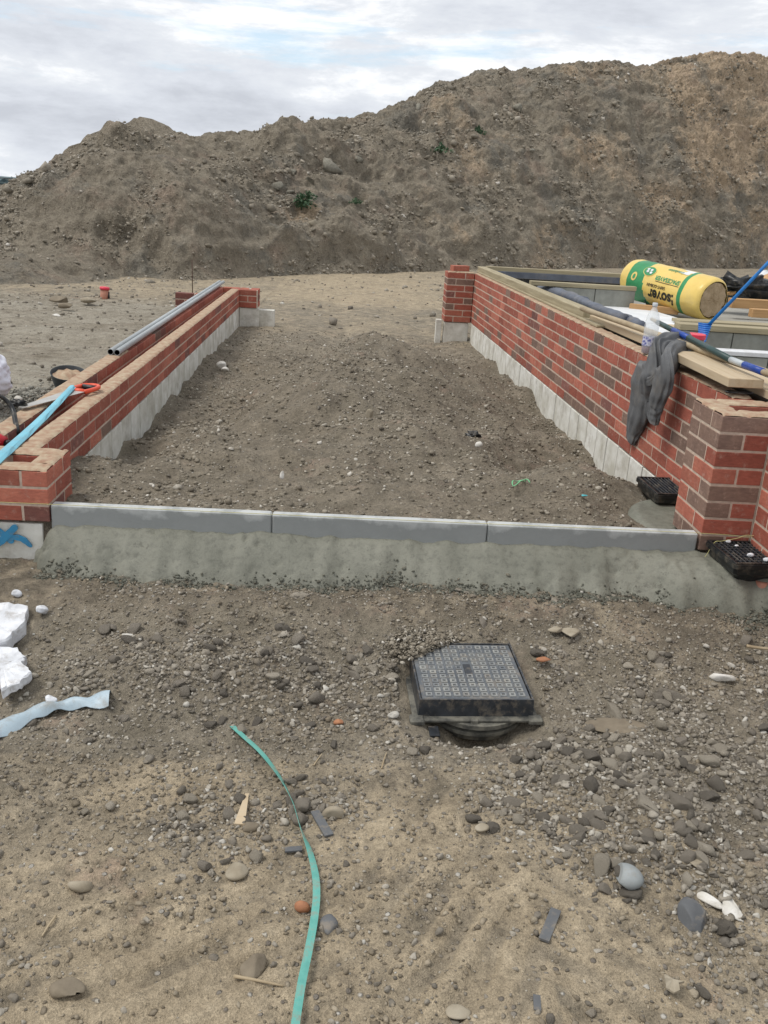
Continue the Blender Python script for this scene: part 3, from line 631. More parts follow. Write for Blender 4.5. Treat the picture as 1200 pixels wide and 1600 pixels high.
for i in big_i:
    p = Pl[i]; tn = RS.choice(['dark', 'grey-brown', 'buff'], p=[0.34, 0.44, 0.22]); k = RS.randint(len(large)); q = p-CP; u = 600+FPX*(q@CR)/(q@CF); v = 800-FPX*(q@CU)/(q@CF)
    o = ob('stone', lm[tn][k], None, (p[0], p[1], p[2]+sl[i]*0.08), (RS.uniform(-0.4, 0.4), RS.uniform(-0.4, 0.4), RS.uniform(0, 6.28)), (sl[i],)*3)
    lmk = min(LAND, key=lambda q: math.hypot(q[0]-u, q[1]-v)); du, dv = u-lmk[0], v-lmk[1]; dd = math.hypot(du, dv)
    side = ('right of' if du > 0 else 'left of') if abs(du) > 2.2*abs(dv) else ('below' if dv > 0 else 'above') if abs(dv) > 2.2*abs(du) else ('below right of' if du > 0 else 'below left of') if dv > 0 else ('above right of' if du > 0 else 'above left of')
    tag(o, '%s %s %s stone %s %s %s' % ('large' if sl[i] > 0.024 else 'medium' if sl[i] > 0.019 else 'small', 'angular' if k % 3 == 0 else 'rounded', tn, 'just' if dd < 45 else 'a little' if dd < 85 else 'well', side, lmk[2]), 'stone', 'loose stones on the foreground mud')
n_ = 8500; x = RS.uniform(-0.02, 3.3, n_); y = HE(x)-0.004+RS.normal(0, 0.022, n_)+0.025*perlin(x*4, x*0+2, 66); k = RS.uniform(0, 1, n_) < np.clip(0.55+1.3*fbm(x*3.5, y*3, 2, 67), 0.05, 1); x, y = x[k], y[k]
P = np.stack([x, y, np.maximum(H(x, y), haunch_z(x, y))+0.001], -1); k = (y < -0.03)&inview(P); P = P[k]
M['wetcrumb'] = stone_mat('wet_concrete_crumbs', [(0, (0.075, 0.075, 0.058)), (0.6, (0.12, 0.12, 0.094)), (1, (0.17, 0.17, 0.138))])
stuff(ob('concrete_crumbs', scatter_mesh('concrete_crumbs', P, np.minimum(np.exp(RS.normal(math.log(0.0052), 0.45, len(P))), 0.015), small, M['wetcrumb'], (0.4, 0.8))), 'dark wet concrete crumbs along the lower edge of the haunching', 'concrete crumbs')
P, s = sample(26000, 0.1, 3.2, -2.6, -0.2, lambda x, y: np.where(blocked(x, y), 0, np.clip(0.35+0.9*fbm(x*2.6, y*2.6, 3, 141), 0.02, 1)), lognorm(0.0050, 0.45, 0.013))
M['mudcrumb'] = stone_mat('mud_crumbs', [(0, (0.15, 0.122, 0.085)), (0.6, (0.235, 0.195, 0.14)), (1, (0.33, 0.28, 0.205))])
stuff(ob('mud_crumbs', scatter_mesh('mud_crumbs', P, s, small, M['mudcrumb'], (0.35, 0.7))), 'crumbs of dry tan mud scattered over the foreground', 'mud crumbs')
# crumbs on the fill between the walls
def dens_d(x, y):
    d = 0.45+0.5*np.clip(fbm(x*1.8, y*1.2, 3, 111), -0.6, 1)
    inb = (x > -0.12) & (x < WX(y)-0.01) & (y > 0.06)
    return np.where(inb, np.clip(d, 0.05, 1), 0)*S(9, 5, y)
P, s = sample(60000, -0.1, 2.95, 0.06, 8, dens_d, lognorm(0.0068, 0.50, 0.022))
k = ~((P[:, 0] > 2.62) & (P[:, 1] < 0.95) & (P[:, 1] > 0.1)); P, s = P[k], s[k]
stuff(ob('soil_crumbs', scatter_mesh('soil_crumbs', P, s, small, M['crumb'])), 'brown soil crumbs and small stones covering the fill between the brick walls', 'soil')
P, s = sample(1500, -0.1, 2.9, 0.1, 7.5, lambda x, y: dens_d(x, y)**1.5, lognorm(0.0115, 0.36, 0.032))
stuff(ob('drive_pebbles', scatter_mesh('drive_pebbles', P, s, medium, M['gravel'], (0.5, 0.8), False)), 'scattered pebbles on the dark fill between the brick walls', 'pebbles')
P, s = sample(7000, -6.5, -0.48, 0.3, 13.5, lambda x, y: 0.25+0.6*np.clip(fbm(x*0.9, y*0.9, 3, 117), 0, 1), lognorm(0.014, 0.45, 0.06))
P2, s2 = sample(5000, -4, 12, 8.2, 26, lambda x, y: 0.35+0*x, lognorm(0.022, 0.5, 0.12))
stuff(ob('scattered_rubble', scatter_mesh('scattered_rubble', np.concatenate([P, P2]), np.concatenate([s, s2]), small, M['gravel'])), 'small rubble scattered over the bare ground left of and behind the walls', 'rubble')
# clods on the heap
n = 76000; ju = RS.randint(2, nu-2, n); jv = (RS.uniform(0, 1, n)**1.35*(nv-44)).astype(int)+2
kk = RS.uniform(0, 1, n) < np.clip(0.35+1.5*fbm(A[jv, ju, 0]*0.6, A[jv, ju, 2]*0.8, 3, 131), 0.06, 1); ju, jv = ju[kk], jv[kk]; n = len(ju)
P = A[jv, ju]+RS.normal(0, 0.03, (n, 3)); k = inview(P); P = P[k]
dist = np.linalg.norm(P-CP, axis=1); s = np.minimum(np.exp(RS.normal(math.log(0.021), 0.58, len(P))), 0.12)*np.clip(dist/22, 0.75, 1.5)
stuff(ob('heap_clods', scatter_mesh('heap_clods', P, s, small, M['clod'], (0.5, 0.9))), 'clods of earth and stones lying all over the slope of the spoil heap', 'clods')
boul = [(512, 262, 0.42, 'grey boulder, largest of the cluster high on the heap'), (530, 268, 0.28, 'grey boulder touching the right side of the largest heap boulder'), (486, 283, 0.26, 'grey boulder below left of the largest heap boulder'), (436, 292, 0.30, 'broad grey boulder at the left end of the boulder cluster'),
        (452, 300, 0.22, 'grey boulder just below the broad left one in the cluster'), (458, 268, 0.18, 'small grey boulder high on the left of the heap cluster'), (560, 250, 0.2, 'lone grey boulder right of the cluster on the heap'), (490, 350, 0.3, 'buff boulder in the tan hollow below the weeds'),
        (722, 327, 0.22, 'pale flat slab lying alone on the middle of the heap slope'), (808, 172, 0.42, 'flat grey boulder high on the heap below the crest'), (832, 236, 0.2, 'dark clod sticking out of the heap right of the two weeds'), (652, 168, 0.32, 'rock on the heap skyline where it starts to rise'), (176, 205, 0.15, 'pale stone on the top of the left peak of the heap'), (440, 199, 0.2, 'rock standing on the skyline near the middle of the heap')]
for k, (u, v, s, lb) in enumerate(boul):
    rv, rf = rock(1, RS, 0.35, 10, 0.35); p = on_heap(u, v); pale = k in (8, 12); s *= 0.72
    o = ob('boulder', np_mesh('boulder', rv*np.array([1.2, 0.9, 0.3 if k == 8 else 0.7]), rf, M['buffstone'] if pale or k == 7 else M['clodbig'] if 'clodbig' in M else M['stone'], False), None, p, (0.2, 0.3, k), (s, s, s))
    tag(o, lb, 'boulder')

# ------------------------------------------------------------------ brickwork
ru = random.Random(3)
BR = {}
for ln in (0.215, 0.1025, 0.158):
    for mk in ('red1', 'red2', 'brown', 'plum'):
        for k in range(3):
            v, f = box(ln, 0.1025, 0.0645, 0.0022, 0.0007, ru)
            BR[(ln, mk, k)] = mesh('brick', v, f, M[mk])
def pick(pal): return ru.choices(['red1', 'red2', 'brown', 'plum'], pal)[0]
class Wall:
    def __init__(s, root): s.root = root; s.b = []; s.mv = []; s.mf = []
    def leaf(s, P0, ang, length, z0, courses, pal, t=0.1025, start=None, quoin=(0, 0)):
        """bricks from P0 along ang; the leaf's body lies to the LEFT of the direction; first brick alternates by course"""
        d = Vector((cos(ang), sin(ang))); nrm = Vector((-sin(ang), cos(ang)))
        for c in range(courses):
            x = 0.0; first = (c % 2 == 0) if start is None else ((c+start) % 2 == 0); i = 0
            while x < length-0.02:
                rem = length-x; ln = 0.215
                if i == 0 and first: ln = 0.1025
                if ln > rem+0.004: ln = 0.158 if rem >= 0.150 else 0.1025
                if rem < 0.095: break
                cx = x+ln/2; p = Vector(P0[:2])+d*cx+nrm*(t/2+ru.uniform(-0.0006, 0.0006))
                s.b.append((p.x, p.y, z0+0.075*c+0.0325+ru.uniform(-0.0008, 0.0008), ang+ru.uniform(-0.003, 0.003), ln, pick(pal)))
                x += ln+0.010; i += 1
        s.slab(P0, ang, length, z0, z0+courses*0.075-0.012, t)
    def slab(s, P0, ang, length, z0, z1, t=0.1025):
        v, f = box(length-0.0044, t-0.0044, z1-z0, 0.0006); c_, s_ = cos(ang), sin(ang); n = len(s.mv)
        for q in v:
            a = q[0]+length/2; b = q[1]+t/2; s.mv.append((P0[0]+a*c_-b*s_, P0[1]+a*s_+b*c_, q[2]+(z0+z1)/2))
        s.mf += [[i+n for i in k] for k in f]
    def finish(s, limit=300):
        r = s.root.location
        ob('mortar', mesh('mortar', [(a-r.x, b-r.y, c-r.z) for a, b, c in s.mv], s.mf, M['mortar']), s.root)
        s.b.sort(key=lambda q: (Vector(q[:3])-Vector(CP)).length)
        for q in s.b[:limit]:
            ob('brick', BR[(q[4], q[5], ru.randint(0, 2))], s.root, (q[0]-r.x, q[1]-r.y, q[2]-r.z), (0, 0, q[3]+(pi if ru.random() < 0.5 else 0)))
        if s.b[limit:]:
            V = []; F = []; mi = []; keys = ['red1', 'red2', 'brown', 'plum']
            for q in s.b[limit:]:
                v, f = box(q[4], 0.1025, 0.065, 0.003); n = len(V); c_, s_ = cos(q[3]), sin(q[3])
                V += [(a*c_-b*s_+q[0]-r.x, a*s_+b*c_+q[1]-r.y, z+q[2]-r.z) for a, b, z in v]; F += [[i+n for i in k] for k in f]; mi += [keys.index(q[5])]*len(f)
            stuff(ob('brick', mesh('brick', V, F, [M[k] for k in keys], mi=mi), s.root))
def bed_strip(parent, P0, ang, length, z, t=0.1025, seed=0, amp=0.004, lift=0.0005):   # mortar left on top of the last course
    n1 = max(8, int(length/0.009)); n2 = 10
    a = np.linspace(0.001, length-0.001, n1); b = np.linspace(0.0015, t-0.0015, n2); Aa, Bb = np.meshgrid(a, b)
    edge = np.minimum(Bb, t-Bb)/t
    zz = z+lift+amp*(0.55*fbm(Aa*14+seed*9, Bb*22, 3, 200+seed)+1.15*S(0.0, 0.16, edge)-0.70+0.3*perlin(Aa*5, Bb*3, 300+seed))-0.006*S(0.012, 0.0, np.minimum(Aa, length-Aa))-0.004*S(0.006, 0.001, np.minimum(Bb, t-Bb))-0.006*np.exp(-((np.mod(Aa+0.2*Bb, 0.225)-0.11)/0.007)**2)
    r = parent.location; c_, s_ = cos(ang), sin(ang)
    V = np.stack([P0[0]+Aa*c_-Bb*s_-r.x, P0[1]+Aa*s_+Bb*c_-r.y, zz-r.z], -1).reshape(-1, 3)
    I = np.arange(n1*n2).reshape(n2, n1); Fq = np.stack([I[:-1, :-1], I[:-1, 1:], I[1:, 1:], I[1:, :-1]], -1).reshape(-1, 4)
    return ob('mortar_bed', np_mesh('mortar_bed', V, Fq, M['bed'], True), parent)
BM = {}
def blocks(parent, P0, ang, length, w_, z1, h, dep, mk='block', gap=0.009):
    d = Vector((cos(ang), sin(ang))); nrm = Vector((-sin(ang), cos(ang))); r = parent.location; x = 0; n = 0
    while x < length-0.05:
        ln = min(w_, length-x); key = (round(ln, 3), h, dep, mk, n % 3)
        if key not in BM:
            v, f = box(ln-gap, dep, h, 0.0025, 0.0015, ru); BM[key] = mesh('block', v, f, M[mk])
        p = Vector(P0[:2])+d*(x+ln/2)+nrm*(dep/2+ru.uniform(-0.0015, 0.0015))
        ob('block', BM[key], parent, (p.x-r.x, p.y-r.y, z1-h/2-r.z+ru.uniform(-0.004, 0.0)), (0, 0, ang+ru.uniform(-0.003, 0.003))); x += w_; n += 1

ZB = -0.075; up90 = pi/2
# left wall: near pier, two leaves with a cavity, far pier and the outer return
LW = thing('brick_wall', 'low red brick cavity wall, three courses high, left of the fill', 'wall', (-0.2, 0.0, -0.075))
W1 = Wall(LW); PL = (4, 4, 0.15, 0.6)
W1.slab((-1.10, 0.0), 0, 1.10, ZB, 0.1385)
def front_run(Wl, x_right, y, n, z0, courses, pal, x_left):     # front face laid from its right end, header first on odd courses
    for c in range(courses):
        x = x_right; i = 0
        while x > x_left:
            ln = 0.1025 if (i == 0 and c % 2 == 0) else 0.215
            Wl.b.append((x-ln/2, y+0.05125, z0+0.075*c+0.0325, 0.0, ln, pick(pal))); x -= ln+0.01; i += 1
front_run(W1, 0.0, 0.0, 0, ZB, 3, PL, -1.0)
def side_run(Wl, x_face, y0, y1, z0, courses, pal, sgn, odd=0):  # pier side: stretchers running in y, between front and back leaves
    for c in range(courses):
        if (c+odd) % 2 == 0: seq = [(y0+0.0, 0.215), (y0+0.225, 0.1025)]
        else: seq = [(y0+0.1125, 0.215)]
        for a, ln in seq:
            Wl.b.append((x_face+sgn*0.05125, a+ln/2, z0+0.075*c+0.0325, up90, ln, pick(pal)))
W1.b = [q for q in W1.b]
# pier body: side leaf x -0.1025..0, y 0.1125..0.2275 ; back leaf y 0.2275..0.33
for c in range(3):
    if c % 2 == 0:   # stretcher from the corner back, then header end of the back leaf
        W1.b = [q for q in W1.b if not (abs(q[2]-(ZB+0.075*c+0.0325)) < 0.01 and abs(q[0]+0.05125) < 0.01)]
        W1.b.append((-0.05125, 0.1075, ZB+0.075*c+0.0325, up90, 0.215, pick(PL)))
        W1.b.append((-0.1075, 0.27875, ZB+0.075*c+0.0325, 0, 0.215, pick(PL)))
        W1.b.append((-0.3275, 0.27875, ZB+0.075*c+0.0325, 0, 0.1025, pick(PL)))
    else:
        W1.b.append((-0.05125, 0.1125+0.1075, ZB+0.075*c+0.0325, up90, 0.215, pick(PL)))
        W1.b.append((-0.22, 0.27875, ZB+0.075*c+0.0325, 0, 0.215, pick(PL)))
W1.slab((0, 0.1020), up90, 0.228, ZB, 0.139); W1.slab((-0.34, 0.2275), 0, 0.240, ZB, 0.138)
W1.leaf((-0.131, 0.34), up90, 7.86, ZB, 3, PL, start=0)          # inner leaf (body to the left: -x)
W1.leaf((-0.352, 0.02+0.1), up90, 8.15, ZB, 3, PL, start=1)
# far pier
W1.leaf((-0.131, 7.975), 0, 0.225, ZB, 3, PL, start=1)
for c in range(3): W1.b.append((0.045, 8.2, ZB+0.075*c+0.0325, up90, 0.215, pick(PL)))
W1.leaf((-0.36, 8.17), 0, 0.37, ZB, 3, PL, start=1)
W1.leaf((-0.78, 7.2), 0, 0.33, ZB, 3, PL, start=1)
W1.finish(290)
for k, (p0, an, ln, tt) in enumerate([((-0.8, 0.0), 0, 0.799, .1025), ((-0.001, 0.104), up90, 0.122, .1015), ((-0.35, 0.2275), 0, 0.349, .1025), ((-0.131, 0.332), up90, 7.6, .1025), ((-0.352, 0.12), up90, 2.9, .1025)]):
    bed_strip(LW, p0, an, ln, 0.150, tt, k, 0.0045 if k != 4 else 0.0025)
blocks(LW, (-0.131, 0.34), up90, 7.7, 0.245, ZB-0.004, 0.34, 0.10)
blocks(LW, (-1.05, 0.01), 0, 1.02, 0.34, ZB-0.012, 0.26, 0.14)
blocks(LW, (-0.02, 0.06), up90, 0.30, 0.30, ZB-0.01, 0.26, 0.10)
blocks(LW, (-0.131, 7.985), 0, 0.25, 0.25, ZB-0.004, 0.30, 0.12); blocks(LW, (0.09, 8.0), 0, 0.22, 0.22, ZB-0.02, 0.30, 0.14)
# blue spray paint on the end block
sp_ = []
def stroke(parent, pts, wd, y, matk, nm='paint_mark'):
    V = []; F = []
    for i, p in enumerate(pts):
        a = pts[max(i-1, 0)]; b = pts[min(i+1, len(pts)-1)]; d = Vector((b[0]-a[0], b[1]-a[1])).normalized(); nn = Vector((-d.y, d.x))*wd/2*math.sqrt(max(0.02, 1-(2*i/(len(pts)-1)-1)**6))*(1+0.08*math.sin(i*0.9))
        V += [(p[0]+nn.x, y, p[1]+nn.y), (p[0]-nn.x, y, p[1]-nn.y), (p[0]+nn.x, y+0.006, p[1]+nn.y), (p[0]-nn.x, y+0.006, p[1]-nn.y)]
    for i in range(len(pts)-1): F += [[i*4, i*4+1, i*4+5, i*4+4], [i*4, i*4+4, i*4+6, i*4+2], [i*4+1, i*4+3, i*4+7, i*4+5]]
    r = parent.location; return ob(nm, mesh(nm, [(a-r.x, b-r.y, c-r.z) for a, b, c in V], F, M[matk]), parent)
stroke(LW, smooth_path([(-0.08, -0.19), (-0.12, -0.155), (-0.17, -0.15), (-0.21, -0.17), (-0.25, -0.22)], 12), 0.024, -0.0045, 'paintblue')
stroke(LW, smooth_path([(-0.255, -0.105), (-0.20, -0.135), (-0.155, -0.175)], 12), 0.028, -0.0035, 'paintblue')
stroke(LW, smooth_path([(-0.135, -0.095), (-0.185, -0.15), (-0.24, -0.20)], 12), 0.030, -0.0055, 'paintblue')

# right wall
RW = thing('brick_wall', 'taller multi-red brick wall, eight courses high, right of the fill', 'wall', (2.97, 0.3, -0.075))
W2 = Wall(RW); PR = (3.6, 3.6, 1.45, 0.4); RA = math.atan2(7.36, -0.0275*7.36)
RP = (WX(0.33), 0.335)
def rleaf(side, P0, length, courses, pal, start):   # body to the RIGHT of travel: run it the other way round
    d = Vector((cos(RA), sin(RA))); e = Vector(P0[:2])+d*length
    W2.leaf((e.x, e.y), RA+pi, length, ZB, courses, pal, start=start)
rleaf(0, RP, 7.43, 8, PR, 0)
# near pier: front x 2.755..2.97 at y 0, side leaf, back leaf
PXL = 2.757
for c in range(8):
    z = ZB+0.075*c+0.0325
    if c % 2 == 1:
        W2.b.append((PXL+0.1075, 0.05125, z, 0, 0.215, pick(PR))); W2.b.append((PXL+0.05125, 0.1125+0.1075, z, up90, 0.215, 'brown' if c > 4 else pick(PR)))
    else:
        W2.b.append((PXL+0.05125, 0.1075, z, up90, 0.215, 'brown' if c < 4 else pick(PR))); W2.b.append((PXL+0.1125+0.05125, 0.05125, z, 0, 0.1025, pick(PR))); W2.b.append((PXL+0.05125, 0.225+0.05125, z, 0, 0.1025, pick(PR)))
    W2.b.append((PXL+0.225+0.1075, 0.05125+0.0, z, 0, 0.215, pick(PR)))
    W2.b.append((PXL+0.1125+0.1075, 0.27875, z, 0, 0.215, pick(PR))); W2.b.append((PXL+0.3375+0.1075, 0.27875, z, 0, 0.215, pick(PR)))
W2.slab((PXL, 0.0), 0, 0.45, ZB, 0.513); W2.slab((PXL+0.1025, 0.1020), up90, 0.228, ZB, 0.512); W2.slab((PXL+0.1015, 0.2275), 0, 0.45, ZB, 0.5115)
# the return running towards the viewer at the right edge
for c in range(8):
    z = ZB+0.075*c+0.0325; y = -0.010-(0.1025+0.01 if c % 2 == 0 else 0)
    if c % 2 == 0: W2.b.append((2.975+0.05125, -0.010-0.05125, z, up90, 0.1025, pick(PR)))
    for i in range(4): W2.b.append((2.975+0.05125, y-0.1075, z, up90, 0.215, pick(PR))); y -= 0.225
W2.slab((2.975+0.1025, -0.95), up90, 0.949, ZB, 0.5105)
# far pier
fx = WX(7.7)
W2.leaf((fx-0.335, 7.705), 0, 0.325, ZB, 8, (4, 3, 1, 1), start=0)
for c in range(8): W2.b.append((fx-0.335+0.05125, 7.705+0.1125+0.1075, ZB+0.075*c+0.0325, up90, 0.215, pick(PR)))
W2.slab((fx-0.335+0.1025, 7.812), up90, 0.23, ZB, 0.512)
W2.finish(296)
bed_strip(RW, (WX(7.7)+0.001, 7.7), RA+pi, 7.3, 0.525, 0.1025, 11, 0.0045)
bed_strip(RW, (PXL+0.001, 0.0), 0, 0.44, 0.525, 0.1025, 12, 0.0045); bed_strip(RW, (PXL+0.1025, 0.104), up90, 0.122, 0.525, 0.1015, 13, 0.0045); bed_strip(RW, (PXL+0.001, 0.2275), 0, 0.44, 0.525, 0.1025, 14, 0.0045)
bed_strip(RW, (fx-0.33, 7.705), 0, 0.33, 0.525, 0.1025, 15, 0.004)
d = Vector((cos(RA), sin(RA))); e = Vector(RP)+d*7.3
blocks(RW, (e.x-0.004, e.y), RA+pi, 7.3, 0.225, ZB-0.004, 0.34, 0.10)
blocks(RW, (fx-0.33, 7.715), 0, 0.31, 0.31, ZB-0.006, 0.30, 0.14); blocks(RW, (fx-0.43, 7.74), 0, 0.075, 0.075, ZB+0.015, 0.30, 0.12)
for (a, b, l2) in ((fx-0.30, 7.85, 0.0),):
    tag(ob('loose_brick', BR[(0.215, 'red2', 0)], None, (a+0.12, b-0.03, 0.565), (0, 0.0, 0.35)), 'loose red brick lying flat on the far end of the right wall', 'brick')

# ------------------------------------------------------------------ kerb
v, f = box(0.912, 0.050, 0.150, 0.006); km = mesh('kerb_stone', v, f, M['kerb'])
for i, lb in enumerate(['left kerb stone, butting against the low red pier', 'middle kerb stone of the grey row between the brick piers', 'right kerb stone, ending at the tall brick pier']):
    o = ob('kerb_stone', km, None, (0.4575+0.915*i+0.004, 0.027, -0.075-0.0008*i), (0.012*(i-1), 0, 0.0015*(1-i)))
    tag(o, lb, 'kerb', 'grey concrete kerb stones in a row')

# ------------------------------------------------------------------ string line
P = smooth_path([(-1.0, -0.008, 0.006), (-0.03, -0.006, 0.005), (0.9, -0.004, 0.0035), (1.85, -0.004, 0.0035), (2.75, -0.006, 0.004), (2.95, -0.012, -0.002), (2.99, -0.03, 0.008), (2.94, -0.03, 0.012), (2.90, -0.04, 0.0), (2.83, -0.05, -0.012), (2.80, -0.05, -0.02), (2.775, -0.05, -0.08), (2.76, -0.05, -0.10)], 6)
tag(tube('string_line', P, 0.0012, M['string'], n=5), 'thin yellow builder\'s string stretched along the kerb and looped at the right pier', 'string')

# ------------------------------------------------------------------ gullies
def gully(label, x0, y0, wx_, wy_, top, rot, bars, h=0.09, rim=0.012):
    g_ = thing('drain_gully', label, 'drain', (x0, y0, top-h), (0, 0, rot), 'black plastic drain gullies')
    # hopper body
    ring = []
    lev = [(1.0, h-0.004), (1.0, h-0.022), (0.93, h-0.025), (0.91, h-0.05), (0.80, h-0.062), (0.72, 0.0), (0.6, -0.06)]
    V = []; F = []
    def rr(s, z):
        a, b = wx_/2*s, wy_/2*s; c = 0.012
        return [(-a+c, -b, z), (a-c, -b, z), (a, -b+c, z), (a, b-c, z), (a-c, b, z), (-a+c, b, z), (-a, b-c, z), (-a, -b+c, z)]
    for s, z in lev: V += rr(s, z)
    for i in range(len(lev)-1):
        for k in range(8): F.append([i*8+(k+1) % 8, i*8+k, (i+1)*8+k, (i+1)*8+(k+1) % 8])
    n = len(V); V += rr(0.88, h-0.004)+rr(0.86, h-0.05)
    for k in range(8):
        F.append([k, (k+1) % 8, n+(k+1) % 8, n+k]); F.append([n+k, n+(k+1) % 8, n+8+(k+1) % 8, n+8+k])
    F.append([n+8+k for k in range(8)])
    ob('hopper', mesh('hopper', V, F, M['blackplastic']), g_)
    V = []; F = []; a, b = wx_/2-rim*0.5, wy_/2-rim*0.5; z = h
    bx(V, F, -a, a, -b, -b+rim, z-0.008, z+0.003, 0.001); bx(V, F, -a, a, b-rim, b, z-0.008, z+0.003, 0.001)
    bx(V, F, -a, -a+rim, -b+rim, b-rim, z-0.008, z+0.003, 0.001); bx(V, F, a-rim, a, -b+rim, b-rim, z-0.008, z+0.003, 0.001)
    ob('grate_frame', mesh('grate_frame', V, F, M['blackplastic']), g_)
    nx_, ny_ = bars
    sv, sf = box(0.004, 2*b-2*rim, 0.012, 0.001); bm1 = mesh('grate_bar', sv, sf, M['dustyplastic'])
    for i in range(1, nx_): ob('grate_bar', bm1, g_, (-a+rim+(2*a-2*rim)*i/nx_, 0, z-0.004))
    sv, sf = box(2*a-2*rim, 0.004, 0.010, 0.001); bm2 = mesh('grate_bar', sv, sf, M['dustyplastic'])
    for i in range(1, ny_): ob('grate_bar', bm2, g_, (0, -b+rim+(2*b-2*rim)*i/ny_, z-0.0045))
    return g_
g2 = gully('black drain gully with square mesh grate in front of the tall pier', 2.905, -0.135, 0.235, 0.275, -0.026, radians(4), (10, 9), 0.075)
tube('outlet_pipe', [(0.03, -0.105, -0.10), (0.03, -0.105, -0.012)], 0.024, M['terracotta'], g2, 14)
g1 = gully('black drain gully with slotted grate behind the tall pier by the right wall', 2.872, 0.79, 0.205, 0.31, -0.026, radians(2), (9, 1), 0.07)
for (u, v, s, lb, mk) in [(1138, 846, 0.011, 'pale round pebble at the back of the front gully grate', 'palegrey'), (1151, 852, 0.007, 'tiny pale chip lying on the front gully grate', 'palegrey'), (1173, 868, 0.013, 'pale oval pebble in the middle of the front gully grate', 'palegrey'), (1198, 875, 0.013, 'pale pebble on the front gully grate at the picture\'s right edge', 'palegrey')]:
    rv, rf = rock(1, RS, 0.15, 2); p = at(u, v, -0.018)
    tag(ob('pebble', np_mesh('pebble', rv*np.array([1.2, 0.8, 0.7])*s, rf, M['polyst'], True), None, (p.x, p.y, -0.024+s*0.6)), lb, 'pebble')

# ------------------------------------------------------------------ inspection cover
def cover():
    c = thing('inspection_cover', 'square black inspection chamber cover with raised pattern, half buried in stones', 'manhole cover', (1.682, -0.728, -0.368), (radians(1.5), radians(-0.5), radians(2.4)))
    V = []; F = []; a = 0.198
    h = 0.07
    # frame skirt: outer box shell with rim
    def R4(s, z): return [(-s, -s, z), (s, -s, z), (s, s, z), (-s, s, z)]
    lv = [(a, 0.006), (a-0.002, h), (a-0.008, h), (a-0.009, h-0.012)]
    for s, z in lv: V += R4(s, z)
    for i in range(3):
        for k in range(4): F.append([i*4+k, i*4+(k+1) % 4, (i+1)*4+(k+1) % 4, (i+1)*4+k])
    ob('frame', mesh('frame', V, F, M['dustyplastic']), c)
    V = []; F = []
    bx(V, F, -a-0.018, a+0.018, -a-0.022, a+0.018, -0.006, 0.006, 0.003)
    bx(V, F, -a-0.03, -a+0.02, -a-0.034, -a+0.01, -0.012, 0.010, 0.005); bx(V, F, a-0.02, a+0.03, -a-0.03, -a+0.01, -0.012, 0.010, 0.005); bx(V, F, -0.02, 0.005, -a-0.030, -a-0.012, -0.009, 0.009, 0.003)
    ob('flange', mesh('flange', V, F, M['mudplastic']), c)
    V, F = tube_lists([(0.02, -0.06, z) for z in (-0.075, -0.050, -0.0495, -0.036, -0.0355, -0.022, -0.0215, -0.006)], [0.160, 0.160, 0.178, 0.178, 0.162, 0.162, 0.182, 0.182], 48, True, 1.0, (0, 1, 0))
    ob('chamber_ring', mesh('chamber_ring', V, F, M['mudplastic'], False), c)
    v, f = box(2*(a-0.011), 2*(a-0.011), 0.012, 0.002); ob('lid', mesh('lid', v, f, M['coverlid']), c, (0, 0, h-0.008))
    lid = c.children[-1]
    # raised square rings of the tread pattern, 11 by 11 with the middle left for the maker's plate
    def ringmesh():
        V = []; F = []; o, i_ = 0.0118, 0.0055; zt = 0.0036
        for s, z in ((o, 0), (o-0.001, zt), (i_, zt), (i_-0.001, 0.0)): V += R4(s, z)
        for i in range(3):
            for k in range(4): F.append([i*4+k, i*4+(k+1) % 4, (i+1)*4+(k+1) % 4, (i+1)*4+k])
        return mesh('raised_stud', V, F, M['coverstud'])
    rm = ringmesh()
    for i in range(11):
        for j in range(12):
            if 4 < i < 6 and 5 <= j <= 7: continue
            ob('raised_stud', rm, lid, (-0.160+0.032*i, -0.162+0.0295*j, 0.0061), (0, 0, 0))
    V = []; F = []; bx(V, F, -0.013, 0.013, -0.040, 0.040, 0.0055, 0.0085, 0.001); ob('plate', mesh('plate', V, F, M['dustyplastic']), lid)
    for sx in (-1,):
        V = []; F = []; bx(V, F, -0.165, -0.13, -a-0.075, -a-0.02, -0.03, -0.018, 0.002); ob('lug', mesh('lug', V, F, M['dustyplastic']), c)
M['coverlid'] = simple('cover_lid', (0.115, 0.125, 0.135), (0.045, 0.052, 0.060), 10, 0.38, 0.3, 0.001, lo=0.3, hi=0.65, spec=0.6, soil=0.6, sscale=14)
M['coverstud'] = simple('cover_stud', (0.30, 0.30, 0.275), (0.12, 0.13, 0.14), 9, 0.45, 0.2, 0.001, lo=0.35, hi=0.65, spec=0.6, soil=0.5, sscale=14)
cover()
# soil spilled over the back left corner of the cover
def spill():
    n = 4200; x = RS.normal(1.55, 0.065, n); y = RS.normal(-0.57, 0.06, n); k = (x-1.50)+(-0.55-y)*1.2 < 0.13; x, y = x[k], y[k]
    hgt = np.clip(0.055-0.30*np.hypot(x-1.51, (y+0.53)*0.9), 0.0, 0.06)
    P = np.stack([x, y, -0.298+hgt*RS.uniform(0.0, 1.0, len(x))], -1); s = np.exp(RS.normal(math.log(0.0048), 0.45, len(P)))
    return scatter_mesh('spilled_stones', P, np.minimum(s, 0.016), small+medium[:0], M['crumb'])
stuff(ob('spilled_stones', spill()), 'small stones spilled over the back left corner of the inspection cover', 'stones')

